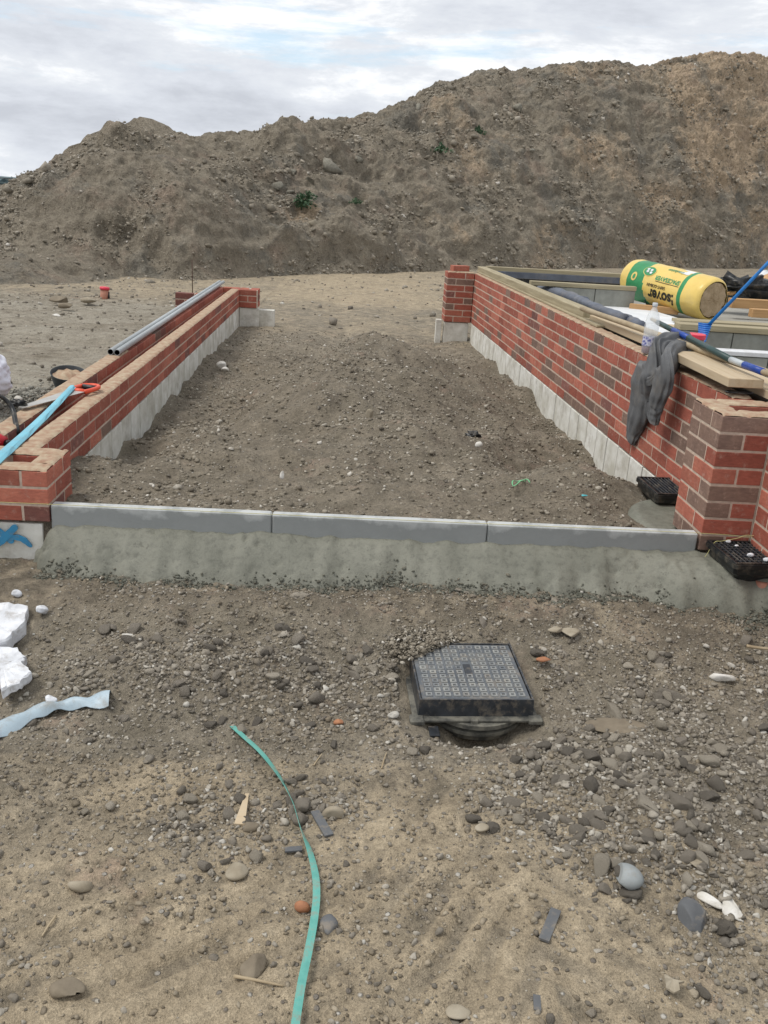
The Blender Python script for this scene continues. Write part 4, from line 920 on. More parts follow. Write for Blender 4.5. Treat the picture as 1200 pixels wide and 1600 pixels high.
# ------------------------------------------------------------------ single stones and litter on the foreground
def lump(name, u, v, size, shape, mk, label, cat, z=None, rotz=0.0, sub=2, rough=0.2, cuts=6, sink=0.25, tilt=(0, 0), smooth=False):
    p = onground(u, v) if z is None else at(u, v, z); rv, rf = rock(sub, RS, rough, cuts)
    o = ob(name, np_mesh(name, rv*np.array(shape)*size, rf, M[mk], smooth), None, (p.x, p.y, p.z+size*shape[2]*(1-2*sink)), (tilt[0], tilt[1], rotz)); return tag(o, label, cat)
lump('flagstone', 962, 1142, 0.105, (1.15, 0.62, 0.13), 'flag', 'flat muddy brown broken flagstone set in the stones right of the cover', 'stone', cuts=9, rough=0.12)
lump('plaster_chunk', 1122, 1063, 0.045, (1.1, 0.5, 0.4), 'plaster', 'smooth white curved plaster chunk on the mud at the right', 'plaster chunk', sink=0.1, rotz=-0.3, smooth=True)
lump('plaster_piece', 868, 986, 0.040, (0.9, 0.7, 0.22), 'buffstone', 'pale buff broken tile, left half of the pair behind the cover', 'broken tile', sink=0.0, rotz=0.5)
lump('plaster_piece', 890, 991, 0.048, (1.0, 0.8, 0.2), 'buffstone', 'pale buff broken tile, right half of the pair behind the cover', 'broken tile', sink=0.0, rotz=-0.4)
lump('grey_stone', 978, 1376, 0.043, (0.95, 1.05, 0.7), 'palegrey', 'pale blue-grey cobble in the middle of the right hand stone pile', 'stone', sub=3, rough=0.10, cuts=4)
lump('cobble', 1083, 1440, 0.050, (0.8, 1.15, 0.6), 'slate', 'dark grey smooth cobble beside the torn white plaster', 'stone', sub=3, smooth=True, tilt=(0.4, 0))
lump('cut_stone', 1089, 1354, 0.021, (1.1, 0.9, 0.5), 'buffstone', 'small square cut cream stone above the torn white plaster', 'stone', cuts=10, sink=0.0)
lump('slate_piece', 515, 1447, 0.038, (0.8, 1.0, 0.35), 'slate', 'blue-grey slate lump right of the green strap', 'slate', cuts=9)
lump('orange_pebble', 471, 1421, 0.017, (1, 1, 0.8), 'orangestone', 'bright orange pebble beside the green strap', 'stone', smooth=True, cuts=1)
lump('pink_cobble', 456, 1385, 0.026, (1.1, 0.9, 0.7), 'terrapink', 'pinkish brown round cobble left of the green strap', 'stone', smooth=True, cuts=2) if 'terrapink' in M else None
lump('orange_fragment', 530, 1131, 0.018, (1, 0.8, 0.6), 'orangestone', 'orange brick fragment at the foot of the gravel heap', 'brick fragment', cuts=7)
lump('orange_fragment', 850, 1032, 0.026, (1.3, 0.7, 0.4), 'orangestone', 'orange brick fragment just right of the cover', 'brick fragment', cuts=7)
lump('cream_pebble', 128, 1390, 0.024, (1.1, 0.9, 0.7), 'buffstone', 'smooth cream cobble at the far left of the tan mud', 'stone', smooth=True, cuts=2)
lump('buff_stone', 368, 1367, 0.036, (1.1, 0.9, 0.35), 'buffstone', 'pale triangular flat stone left of the green strap', 'stone', cuts=9, sink=0.05)
lump('buff_stone', 392, 1295, 0.028, (1.2, 0.8, 0.5), 'flag', 'flat brownish stone lying above the pale triangular stone', 'stone', cuts=8)
lump('buff_stone', 520, 1276, 0.032, (1.1, 0.8, 0.7), 'buffstone', 'angular buff stone beside the burnt stick', 'stone', cuts=8)
lump('buff_stone', 394, 1517, 0.036, (0.8, 1.0, 0.7), 'flag', 'angular stone in the small group near the bottom twig', 'stone', cuts=8)
lump('buff_stone', 103, 1550, 0.036, (1.0, 0.8, 0.6), 'flag', 'muddy lump of stone near the bottom left corner', 'stone', cuts=5)
lump('cobble', 940, 1435, 0.034, (0.9, 1.1, 0.6), 'stonebrown', 'round brown cobble at the left edge of the stone pile', 'stone', smooth=True) if 'stonebrown' in M else None
lump('white_chip', 198, 994, 0.018, (1.3, 0.7, 0.3), 'plaster', 'small white chip on the gravel heap at the left', 'chip', sink=0.0)
lump('white_chip', 751, 1297, 0.020, (1, 0.9, 0.6), 'buffstone', 'round cream pebble alone on the mud below the cover', 'stone', smooth=True)
lump('white_chip', 716, 1585, 0.026, (1.1, 0.8, 0.3), 'buffstone', 'flat cream stone at the bottom edge of the picture', 'stone', sink=0.0, cuts=8)
# big white aerated concrete lumps at the left
def slab_poly(name, pts, z0, th, mk, label, cat, tilt=(0, 0), seed=0, n=5):
    """broken slab: outline in metres round its centre, extruded, with a rough edge"""
    r = np.random.RandomState(seed); Q = []
    for i in range(len(pts)):
        a, b = np.array(pts[i], float), np.array(pts[(i+1) % len(pts)], float)
        for k in range(n): Q.append(a+(b-a)*k/n+r.normal(0, 0.003, 2)*(k > 0))
    Q = np.array(Q); c = Q.mean(0); m_ = len(Q)
    rings = [(0.97, 0), (1.0, th*0.15), (1.0+0.0, th*0.85), (0.965, th), (0.6, th*1.02), (0.3, th*1.0)]
    V = []; F = []
    for s, z in rings:
        for q in Q: w2 = (q-c)*s*(1+r.normal(0, 0.006)); V.append((w2[0], w2[1], z+r.normal(0, 0.0025 if s > 0.7 else 0.0008)))
    for i in range(len(rings)-1):
        for k in range(m_): F.append([i*m_+k, i*m_+(k+1) % m_, (i+1)*m_+(k+1) % m_, (i+1)*m_+k])
    F.append([k for k in range(m_)][::-1]); F.append([(len(rings)-1)*m_+k for k in range(m_)])
    o = ob(name, mesh(name, V, F, M[mk]), None, (c[0], c[1], z0), (tilt[0], tilt[1], 0)); return tag(o, label, cat)
G_ = lambda L, z=-0.38: [tuple(at(u, v, z).xy) for u, v in L]
slab_poly('aerated_block_lump', G_([(-60, 950), (10, 948), (45, 952), (40, 975), (10, 996), (-60, 1015)], -0.27), -0.315, 0.055, 'polyst', 'large white broken aerated block at the left edge below the pier', 'block fragment', (0.12, 0.0), 1)
slab_poly('aerated_block_lump', G_([(-70, 1015), (-5, 1013), (28, 1018), (42, 1030), (34, 1038), (50, 1052), (30, 1066), (3, 1078), (-2, 1050), (-70, 1060)], -0.31), -0.335, 0.035, 'polyst', 'white forked piece of aerated block at the left edge above the blue sheet', 'block fragment', (0.05, 0), 2)
lump('aerated_block_chip', 26, 934, 0.026, (0.9, 0.7, 0.7), 'polyst', 'small white chip behind the large white block fragment', 'block fragment', sink=0.0, cuts=8)
lump('aerated_block_chip', 64, 961, 0.026, (0.8, 0.8, 0.8), 'polyst', 'small pale grey chip right of the large white block fragment', 'block fragment', sink=0.0, cuts=8)
# torn white plaster
def torn(u, v, s, label, seed, mk='plaster'):
    r = np.random.RandomState(seed); p = onground(u, v); n = 15; V = []; F = []
    rad = [s*(0.55+0.6*r.rand()) for _ in range(n)]
    for z in (0.0, 0.006):
        V.append((0, 0, 0.02*s/0.05+z))
        for k in range(n): a = 2*pi*k/n; V.append((rad[k]*cos(a), rad[k]*sin(a)*0.85, 0.010*math.sin(a*2+seed)+z+0.004*r.rand()))
    for k in range(n):
        k2 = (k+1) % n; F += [[n+1, n+2+k, n+2+k2], [0, 1+k2, 1+k], [1+k, 1+k2, n+2+k2, n+2+k]]
    return tag(ob('plaster_scrap', mesh('plaster_scrap', V, F, M[mk]), None, (p.x, p.y, p.z+0.022)), label, 'plaster scrap')
lump('plaster_scrap', 1140, 1425, 0.046, (0.75, 1.0, 0.20), 'plaster', 'torn white plaster scrap on the right hand stone pile', 'plaster scrap', sub=2, rough=0.9, cuts=8, sink=0.0, tilt=(0.25, 0.1))
torn(1047, 1510+40, 0.026, 'cream flaky scrap on the mud at the lower right', 9, 'buffstone')
lump('plaster_chip', 1110, 1412, 0.026, (1.6, 0.5, 0.3), 'plaster', 'narrow white plaster chip left of the torn white scrap', 'plaster chip', sink=0, rotz=-0.8)
# flat bars, splinters and twigs
def flatpiece(name, uvs, wd, th, mk, label, cat, z=None, taper=1.0):
    P = [onground(u, v) for u, v in uvs]; V = []; F = []
    for i, p in enumerate(P):
        a = P[max(i-1, 0)]; b = P[min(i+1, len(P)-1)]; d = (b-a); d.z = 0; d.normalize(); nn = Vector((-d.y, d.x, 0))*wd/2*(1+(taper-1)*i/(len(P)-1)); zz = Vector((0, 0, 0.006))
        V += [p+nn+zz, p-nn+zz, p-nn+zz+Vector((0, 0, th)), p+nn+zz+Vector((0, 0, th))]
    for i in range(len(P)-1):
        for k in range(4): F.append([i*4+k, i*4+(k+1) % 4, (i+1)*4+(k+1) % 4, (i+1)*4+k])
    F.append([3, 2, 1, 0]); m_ = (len(P)-1)*4; F.append([m_, m_+1, m_+2, m_+3])
    return tag(ob(name, mesh(name, V, F, M[mk]), None), label, cat)
flatpiece('wood_splinter', [(386, 1245), (374, 1293)], 0.010, 0.006, 'ply', 'pale pointed wood splinter on the mud left of the strap', 'wood splinter', taper=3.0)
flatpiece('plastic_strip', [(492, 1272), (514, 1310)], 0.026, 0.006, 'slate', 'dark muddy plastic strip lying beside the buff stone', 'plastic strip')
flatpiece('slate_strip', [(868, 1426), (849, 1474)], 0.026, 0.006, 'slate', 'blue-grey slate strip on the tan mud right of centre', 'slate strip')
flatpiece('slate_strip', [(838, 1560), (839, 1584)], 0.016, 0.005, 'slate', 'small slate strip near the bottom edge right of centre', 'slate strip')
flatpiece('slate_strip', [(445, 1332), (472, 1330)], 0.018, 0.005, 'slate', 'small blue-grey slate flake crossed by the green strap', 'slate flake')
def twig(uvs, r_, label, mk='oldwood'):
    P = smooth_path([tuple(onground(u, v)+Vector((0, 0, 0.010))) for u, v in uvs], 4)
    return tag(tube('twig', P, [r_*(1-0.5*i/len(P)) for i in range(len(P))], M[mk], n=6), label, 'twig')
twig([(366, 1531), (400, 1537), (443, 1546)], 0.0045, 'long dry twig lying near the bottom left of the strap')
twig([(88, 1436), (76, 1452), (66, 1468)], 0.0035, 'short dry twig on the tan mud at the far left')
twig([(1166, 1013), (1185, 1016), (1230, 1020)], 0.007, 'pale stick on the mud at the right edge below the concrete')
twig([(490, 1200), (497, 1190), (503, 1182)], 0.003, 'tiny dry straw stalk right of the top of the strap')
twig([(596, 1205), (600, 1190), (604, 1180)], 0.0028, 'tiny dry stalk below the left corner of the cover')
# pale blue plastic sheet strip
def sheetstrip():
    pts = [(-40, 1165), (0, 1148), (50, 1122), (90, 1110), (130, 1105), (172, 1097)]; P = smooth_path([tuple(onground(u, v)+Vector((0, 0, 0.012))) for u, v in pts], 6); V = []; F = []; n = 7
    for i, p in enumerate(P):
        a = P[max(i-1, 0)]; b = P[min(i+1, len(P)-1)]; d = Vector(b-a); d.normalize(); s = Vector((-d.y, d.x, 0)); wd = 0.034*(1.0+0.25*math.sin(i*0.25))*(1.2 if i > len(P)-6 else 1)
        for th in (0, 0.0015):
            for k in range(n):
                t = k/(n-1)*2-1; V.append(Vector(p)+s*wd*t*0.9+Vector((0, 0, 0.022*(1-t*t)+0.006*math.sin(i*0.9+t*2)+th)))
    for i in range(len(P)-1):
        for k in range(n-1):
            a = i*2*n+k; F += [[a, a+1, a+2*n+1, a+2*n], [a+n+1, a+n, a+3*n, a+3*n+1]]
    return tag(ob('plastic_sheet_strip', mesh('plastic_sheet_strip', V, F, M['sheath'], True)), 'pale blue curled plastic strip lying on the mud at the left edge', 'plastic strip')
sheetstrip()
lump('white_chip', 78, 1103, 0.020, (1, 0.8, 0.6), 'polyst', 'white chip lying on the pale blue curled strip', 'chip', sink=-0.6, cuts=8)
# green packing strap
def strap():
    pts = [(360, 1133), (380, 1155), (410, 1185), (440, 1225), (458, 1262), (470, 1300), (483, 1335), (492, 1375), (494, 1410), (490, 1450), (481, 1500), (471, 1550), (463, 1602), (455, 1660)]
    tw = [0.15, 0.2, 0.3, 0.8, 1.35, 1.2, 0.55, 0.2, 0.1, 0.1, 0.15, 0.15, 0.2, 0.2]; lift = [0.004, 0.012, 0.016, 0.014, 0.012, 0.012, 0.016, 0.020, 0.022, 0.022, 0.024, 0.028, 0.03, 0.03]
    P = smooth_path([tuple(onground(u, v)+Vector((0, 0, l))) for (u, v), l in zip(pts, lift)], 8); T = np.interp(np.linspace(0, 13, len(P)), range(14), tw); V = []; F = []
    for i, p in enumerate(P):
        a = P[max(i-1, 0)]; b = P[min(i+1, len(P)-1)]; d = Vector(b-a).normalized(); s = d.cross(Vector((0, 0, 1))).normalized(); u_ = s.cross(d)
        w2 = (s*cos(T[i])+u_*sin(T[i]))*0.0095; n_ = (u_*cos(T[i])-s*sin(T[i]))*0.0006; p = Vector(p)
        V += [p+w2+n_, p+n_*1.8, p-w2+n_, p-w2-n_, p-n_*0.2, p+w2-n_]
    for i in range(len(P)-1):
        for k in range(6): F.append([i*6+k, i*6+(k+1) % 6, (i+1)*6+(k+1) % 6, (i+1)*6+k])
    return tag(ob('packing_strap', mesh('packing_strap', V, F, M['strap'], False)), 'long green plastic packing strap curving down the middle foreground', 'strap')
strap()
# litter on the fill
def crumple(name, u, v, s, mk, label, cat, seed, z=None, sh=(1, 0.7, 0.5)):
    r = np.random.RandomState(seed); V, F = ico(2); V = V*(1+0.35*r.normal(size=(len(V), 1)))*np.array(sh)*s
    p = onground(u, v, -0.05) if z is None else at(u, v, z); return tag(ob(name, np_mesh(name, V, F, M[mk], False), None, (p.x, p.y, p.z+s*0.3)), label, cat)
crumple('glove', 738, 684, 0.045, 'blackplastic', 'crumpled black glove on the fill between the walls', 'glove', 3)
lump('white_stone', 748, 697, 0.025, (1, 0.8, 0.7), 'plaster', 'white stone just below the crumpled black glove', 'stone', z=-0.02, cuts=5)
lump('white_stone', 440, 747, 0.018, (0.6, 0.6, 1.3), 'plaster', 'small white upright chip on the fill near the kerb', 'chip', z=-0.03, cuts=5)
lump('white_stone', 345, 574, 0.055, (1, 0.8, 0.6), 'plaster', 'white rubble lump on the fill beside the left wall', 'rubble', z=-0.27, cuts=7)
lump('white_stone', 352, 579, 0.045, (1, 0.8, 0.6), 'plaster', 'white rubble lump nearest in the pair by the left wall', 'rubble', z=-0.27, cuts=7)
lump('buff_stone', 577, 652, 0.035, (0.8, 0.5, 1.1), 'buffstone', 'upright buff stone sticking out of the middle of the mound', 'stone', z=0.0, cuts=6)
lump('buff_stone', 600, 528, 0.05, (1, 0.8, 0.8), 'buffstone', 'pale stone on the crest of the earth mound', 'stone', z=0.04, cuts=6)
p = onground(812, 757, -0.03); P = smooth_path([(p.x+0.05*cos(t)*(1-0.04*t), p.y+0.045*sin(t*1.3), p.z+0.012+0.008*sin(3*t)) for t in np.linspace(0, 6.5, 12)], 4)
M['ltgreen'] = simple('light_green_cord', (0.20, 0.52, 0.26), (0.14, 0.4, 0.2), 30, 0.5, 0, 0)
tag(tube('cord_loop', P, 0.0035, M['ltgreen'], n=6, flat=0.5), 'small loop of light green cord on the fill near the kerb', 'cord')
M['cyan'] = simple('turquoise_plastic', (0.08, 0.42, 0.46), (0.06, 0.33, 0.36), 20, 0.5, 0, 0)
lump('plastic_chip', 914, 776, 0.014, (1.2, 0.8, 0.4), 'cyan', 'tiny turquoise plastic chip on the fill near the kerb', 'plastic chip', z=-0.03, sink=0, cuts=6)

# ------------------------------------------------------------------ things on the left wall
pb = Vector((-0.405, 2.85, 0.0)); a0 = at(178, 551, 0.17); b0 = at(346, 441, 0.17)
for k, (dx, lb) in enumerate([(-0.024, 'long grey plastic pipe on the left wall, outer one of the two'), (0.024, 'long grey plastic pipe on the left wall, inner one of the two')]):
    a = Vector((a0.x+dx, a0.y-0.01*k, 0.174)); b = Vector((b0.x+dx, b0.y, 0.174))
    pth = [a, a+(b-a)*0.5, b]; V, F = tube_lists(pth, 0.021, 16, False); n = len(V); V2, F2 = tube_lists(pth, 0.0185, 16, False)
    V += V2; F += [[i+n for i in q][::-1] for q in F2]
    for e_ in (0, len(pth)-1):
        for q in range(16): F.append([e_*16+q, e_*16+(q+1) % 16, n+e_*16+(q+1) % 16, n+e_*16+q])
    tag(ob('plastic_pipe', mesh('plastic_pipe', V, F, M['conduit'], True)), lb, 'pipe', 'grey pipes lying on the left wall')
# pale blue card sleeve of a saw, slanting from the cavity to the wall top
def sleeve():
    A1 = at(113, 603, 0.195); B1 = at(-12, 722, 0.165); d = (B1-A1); L = d.length; x = d.normalized(); y = Vector((0, 0, 1)).cross(x).normalized(); V = []; F = []
    n = 14
    for i in range(n+1):
        t = i/n; wl = 0.019+0.009*min(1, t*1.2) if i < n else 0.03; zz = -0.012*sin(pi*t)
        c = A1+d*t+Vector((0, 0, zz)); notch = 0.006*(i % 3 == 0)
        for s, h_ in ((-1, -0.004), (-0.5, 0.004), (0, 0.0055), (0.5, 0.004), (1, -0.004)): V.append(c+y*s*(wl-notch*(s == 1))+Vector((0, 0, h_)))
        for s in (1, -1): V.append(c+y*s*wl+Vector((0, 0, -0.008)))
    for i in range(n):
        for k in range(7): F.append([i*7+k, i*7+(k+1) % 7, (i+1)*7+(k+1) % 7, (i+1)*7+k])
    F += [[6, 5, 4, 3, 2, 1, 0], [n*7+k for k in range(7)]]
    tag(ob('card_sleeve', mesh('card_sleeve', V, F, M['sawblue'])), 'long pale blue card sleeve leaning along the cavity of the left wall', 'sleeve')
sleeve()
def saw():
    hp = at(132, 607, 0.178); tp = at(33, 641, 0.155); t_ = thing('hand_saw', 'hand saw with orange handle resting across the cavity of the left wall', 'saw', (hp.x, hp.y, 0.15))
    L0 = Vector((0, 0, 0.028)); d = (tp-hp); d.z = -0.01; x = d.normalized(); y = Vector((-x.y, x.x, 0)).normalized(); Ld = d.length
    # blade
    V = []; a = L0+x*0.06
    pr = [(0.05, -0.052), (0.05, 0.055), (Ld, 0.018), (Ld, -0.020)]
    for z in (0, 0.0012): V += [L0+x*q[0]+y*q[1]+Vector((0, 0, z)) for q in pr]
    ob('blade', mesh('blade', V, [[0, 1, 2, 3][::-1], [4, 5, 6, 7], [0, 1, 5, 4], [1, 2, 6, 5], [2, 3, 7, 6], [3, 0, 4, 7]], M['steel']), t_)
    def P(a_, b_, z=0.0): return tuple(L0+x*a_+y*b_+Vector((0, 0, z)))
    loop = smooth_path([P(0.07, 0.050), P(0.02, 0.058), P(-0.05, 0.052), P(-0.085, 0.03), P(-0.09, -0.01), P(-0.06, -0.048), P(0.0, -0.052), P(0.07, -0.045)], 5)
    tube('handle', loop, 0.0125, M['orange'], t_, 10)
    tube('grip', [P(-0.052, 0.050), P(-0.035, 0.02), P(-0.035, -0.018), P(-0.05, -0.045)], [0.012, 0.015, 0.015, 0.012], M['blackplastic'], t_, 10)
    tube('handle_web', [P(0.06, 0.05), P(0.055, 0.0), P(0.06, -0.045)], [0.016, 0.020, 0.016], M['orange'], t_, 8, flat=0.6)
saw()
# black cable with strap, brush and red tool box by the left edge
P = smooth_path([tuple(at(-30, 606, 0.30)), tuple(at(-4, 617, 0.27)), tuple(at(10, 626, 0.24)), tuple(at(20, 640, 0.20)), tuple(at(24, 658, 0.16)), tuple(at(27, 672, 0.13)), tuple(at(30, 684, 0.09))], 5)
tag(tube('cable', P, [0.006+0.006*min(1, i/12) for i in range(len(P))], M['blackplastic'], n=8), 'black rubber cable drooping into the left wall cavity', 'cable')
crumple('glove', 29, 633, 0.030, 'blackplastic', 'small black glove by the tip of the saw blade', 'glove', 6, 0.17, (1.2, 0.8, 0.6))
lump('white_disc', 29, 624, 0.024, (1, 0.9, 0.6), 'plaster', 'round dirty white foam disc behind the tip of the saw blade', 'foam disc', z=0.165, smooth=True, cuts=1)
rt = thing('power_tool', 'red and dark green tool body lying at the left edge on the wall', 'tool', tuple(at(-10, 690, 0.13)))
tube('casing', [(-0.12, 0.02, 0.0), (-0.06, 0.01, 0.012), (0.0, 0.0, 0.01), (0.055, -0.01, 0.0)], [0.030, 0.042, 0.040, 0.026], M['red'], rt, 14)
tube('top_cover', [(-0.13, 0.035, 0.035), (-0.04, 0.02, 0.042), (0.02, 0.01, 0.035)], [0.022, 0.028, 0.018], M['green'], rt, 12)
tube('nozzle', [(0.05, -0.01, 0.0), (0.085, -0.012, 0.0)], [0.016, 0.012], M['blackplastic'], rt, 10)
# white sack at the left edge
def blob(name, c, rad, mk, label, cat, seed, amp=0.18, sub=3):
    r = np.random.RandomState(seed); V, F = ico(sub); W = V.copy()
    for k in range(7):
        d = r.normal(size=3)*r.uniform(2, 6); W += V*(amp*0.25*np.abs(np.sin(V@d+r.uniform(0, 6))))[:, None]
    return tag(ob(name, np_mesh(name, W*np.array(rad), F, M[mk], True), None, c), label, cat)
c = at(-28, 588, 0.10); blob('sack', (c.x-0.03, c.y, 0.10), (0.155, 0.12, 0.13), 'sack', 'bulging white plastic sack on the ground at the left edge', 'sack', 5, 0.28, 4)
# rubber bowl with mortar
def bowl():
    c = at(106, 578, -0.02); t_ = thing('mortar_bowl', 'round black rim bowl half full of grey mortar beside the left wall', 'bowl', (c.x, c.y, c.z-0.10), (radians(14), radians(6), 0)); t_.scale = (1.02, 1.02, 1.02)
    n = 32; V = []; F = []; prof = [(0.095, 0), (0.105, 0.03), (0.118, 0.085), (0.122, 0.087), (0.124, 0.083), (0.119, 0.078), (0.110, 0.03), (0.10, -0.004)]
    for r_, z in prof: V += [(r_*cos(2*pi*k/n), r_*sin(2*pi*k/n), z) for k in range(n)]
    for i in range(len(prof)-1):
        for k in range(n): F.append([i*n+k, (i+1)*n+k, (i+1)*n+(k+1) % n, i*n+(k+1) % n])
    ob('bowl_shell', mesh('bowl_shell', V, F, M['bowlgrey'], True), t_)
    V = []; F = []; rr_ = [0.0, 0.03, 0.06, 0.09, 0.107]
    for r_ in rr_:
        for k in range(n): a = 2*pi*k/n; x_, y_ = r_*cos(a), r_*sin(a); V.append((x_, y_, 0.062+0.04*math.exp(-((x_-0.0)/0.05)**2-((y_+0.02)/0.05)**2)+0.006*math.sin(9*x_*10+y_*50)))
    for i in range(len(rr_)-1):
        for k in range(n): F.append([i*n+k, (i+1)*n+k, (i+1)*n+(k+1) % n, i*n+(k+1) % n])
    ob('mortar', mesh('mortar', V, F, M['bed'], True), t_)
M['bowlgrey'] = simple('dark_rubber', (0.06, 0.07, 0.075), (0.03, 0.035, 0.04), 12, 0.6, 0.2, 0.002)
bowl()
# spoil of wet sand beside it
P = []; r_ = RS
n = 2600; c = at(60, 605, -0.02); x = RS.normal(c.x+0.02, 0.20, n); y = RS.normal(c.y, 0.28, n); k = x < -0.47; x, y = x[k], y[k]
P = np.stack([x, y, H(x, y)+0.05*G(x, y, c.x, c.y, 0.2, 0.25)*RS.uniform(0.2, 1, len(x))], -1)
M['sandgrey'] = stone_mat('grey_mortar_crumbs', [(0, (0.17, 0.165, 0.14)), (0.6, (0.25, 0.24, 0.205)), (1, (0.33, 0.315, 0.27))])
stuff(ob('mortar_crumbs', scatter_mesh('mortar_crumbs', P, np.exp(RS.normal(math.log(0.010), 0.4, len(P))), small, M['sandgrey'])), 'grey mortar crumbs spilled beside the bowl behind the left wall', 'mortar crumbs')
# red-capped clay pipe, thin steel rod, far rubble
c = onground(163, 466, -0.3); pp = thing('drain_pipe', 'terracotta drain pipe with red cap standing out of the ground at the left', 'pipe', (c.x, c.y, c.z-0.02), (0, radians(4), 0))
tube('pipe_body', [(0, 0, -0.1), (0, 0, 0.16)], 0.062, M['terracotta'], pp, 18); tube('cap', [(0, 0, 0.150), (0, 0, 0.185), (0, 0, 0.19)], [0.072, 0.072, 0.05], M['pinkred'], pp, 18)
tube('strap', [(0.06, 0, 0.12), (0.075, -0.03, 0.03)], 0.014, M['blackplastic'], pp, 6)
c = at(301, 458, -0.30); tag(tube('steel_rod', [(c.x, c.y, -0.4), (c.x-0.005, c.y, c.z+0.52)], 0.008, M['rust'], n=6), 'thin rusty steel rod standing upright behind the left wall', 'rod')
lump('rubble_stone', 95, 473, 0.13, (1.2, 0.7, 0.45), 'buffpink', 'flat pinkish stone on the bare ground left of the red-capped pipe', 'stone', z=-0.28) if 'buffpink' in M else None
for (u, v, s, lb, mk) in [(95, 472, 0.11, 'flat pinkish stone on the bare ground left of the red-capped pipe', 'flag'), (104, 479, 0.09, 'flat brown stone touching the pinkish one on the bare ground', 'flag'), (137, 471, 0.10, 'whitish rubble lump left of the red-capped pipe', 'buffstone'), (87, 494, 0.05, 'small white stone alone on the bare ground at the left', 'plaster')]:
    lump('rubble_stone', u, v, s, (1.2, 0.7, 0.45), mk, lb, 'stone', z=-0.29)

# ------------------------------------------------------------------ weeds on the heap
def weed(u, v, s, label, seed):
    r = np.random.RandomState(seed); p = on_heap(u, v); V = []; F = []
    for i in range(150):
        a = r.uniform(0, 2*pi); rad = s*abs(r.normal(0, 0.5)); h = s*r.uniform(0.05, 0.9)*math.exp(-rad/s); L = s*r.uniform(0.1, 0.22)
        c = np.array([rad*cos(a), rad*sin(a)-0.06, h]); t1 = r.normal(size=3); t1 /= np.linalg.norm(t1); t2 = np.cross(t1, r.normal(size=3)); t2 /= np.linalg.norm(t2)+1e-6
        n = len(V); V += [c-t1*L, c+t2*L*0.4, c+t1*L, c-t2*L*0.4]; F.append([n, n+1, n+2, n+3])
    t_ = thing('weed_plant', label, 'plant', p); tube('stem', [(0, 0, -0.05), (0.01, -0.03, s*0.4), (0.03, -0.05, s*0.75)], [0.02, 0.012, 0.005], M['leaf'], t_, 6)
    stuff(ob('leaves', mesh('leaves', V, F, M['leaf']), t_))
weed(470, 326, 0.42, 'largest green weed clump low on the left part of the heap', 1); weed(482, 312, 0.26, 'small green weed just above right of the largest clump', 2)
weed(687, 238, 0.34, 'green weed on the heap, lower left of the upper pair', 3); weed(748, 210, 0.32, 'green weed highest on the heap slope', 4); weed(556, 317, 0.2, 'tiny green weed on the tan patch in the middle of the heap', 5)

# ------------------------------------------------------------------ the plot on the right of the right wall
V = []; F = []; bx(V, F, 3.0, 12.0, -0.2, 8.6, 0.10, 0.29, 0.004)
struct(ob('floor_slab', mesh('floor_slab', V, F, M['slab'])))
def run_wall(name, label, a, b, z0, z1, th, mk='greyblock', bl=0.45):
    t_ = thing(name, label, 'wall', (a[0], a[1], z0)); ang = math.atan2(b[1]-a[1], b[0]-a[0]); L = math.hypot(b[0]-a[0], b[1]-a[1])
    blocks(t_, a, ang, L, bl, z1, z1-z0, th, mk, 0.008); return t_
d = Vector((cos(RA), sin(RA)))
i0 = Vector((WX(0.45)+0.21, 0.45)); i1 = Vector((WX(7.9)+0.21, 7.9))
t_ = thing('block_wall', 'grey block inner leaf under the long timbers beside the right brick wall', 'wall', (i1.x, i1.y, 0.29))
blocks(t_, (i1.x+0.0, i1.y), RA+pi, 7.45, 0.45, 0.526, 0.236, 0.10, 'greyblock', 0.008)
run_wall('block_wall', 'grey block wall under the far timber frame at the back of the plot', (3.05, 7.95), (9.5, 8.35), 0.28, 0.43, 0.10)
run_wall('block_wall', 'low grey block wall across the plot behind the white sheet', (3.45, 6.35), (4.35, 6.38), 0.28, 0.52, 0.10)
run_wall('block_wall', 'grey block wall behind the tub and the blue pole', (3.75, 3.37), (6.3, 3.30), 0.28, 0.475, 0.10)
run_wall('block_wall', 'grey block wall nearest the planks at the right edge', (3.40, 1.98), (5.2, 1.93), 0.28, 0.49, 0.10)
# timbers
zt = 0.565
def timber(label, a, b, wd, th, mk, c=0.003): return tag(beam('timber_board', a, b, wd, th, M[mk], None, (0, 0, 1), c), label, 'timber')
timber('long pale timber plate lying along the right wall from its far corner', (2.855, 7.85, 0.572), (3.015, 3.2, 0.572), 0.10, 0.055, 'treated')
timber('thin timber batten under the long timber plate on the right wall', (2.835, 7.8, 0.5365), (2.998, 2.75, 0.5365), 0.09, 0.016, 'treated')
timber('second timber plate continuing under the tan pole on the right wall', (3.045, 3.12, 0.552), (3.115, 1.35, 0.552), 0.10, 0.046, 'ply')
timber('thick pale board with sawn end lying on the wall near the jumper', (3.015, 1.20, 0.588), (3.012, 0.40, 0.588), 0.165, 0.042, 'ply')
timber('pale board under the thick sawn board at the right edge', (3.18, 1.6, 0.545), (3.20, -0.25, 0.545), 0.17, 0.038, 'ply')
timber('long timber rail forming the far edge of the plot', (2.93, 7.98, 0.575), (9.4, 8.38, 0.575), 0.10, 0.05, 'treated')
tag(beam('membrane_strip', (3.0, 7.93, 0.515), (9.0, 8.28, 0.515), 0.012, 0.075, M['lid']), 'blue-grey membrane strip hanging below the far timber rail', 'membrane')
tag(beam('membrane_strip', (3.0, 7.945, 0.40), (9.0, 8.295, 0.40), 0.012, 0.15, M['blackplastic']), 'black membrane behind the far timber rail', 'membrane')
timber('timber rail on the low block wall behind the white sheet', (3.18, 6.38, 0.545), (4.35, 6.42, 0.545), 0.10, 0.045, 'treated')
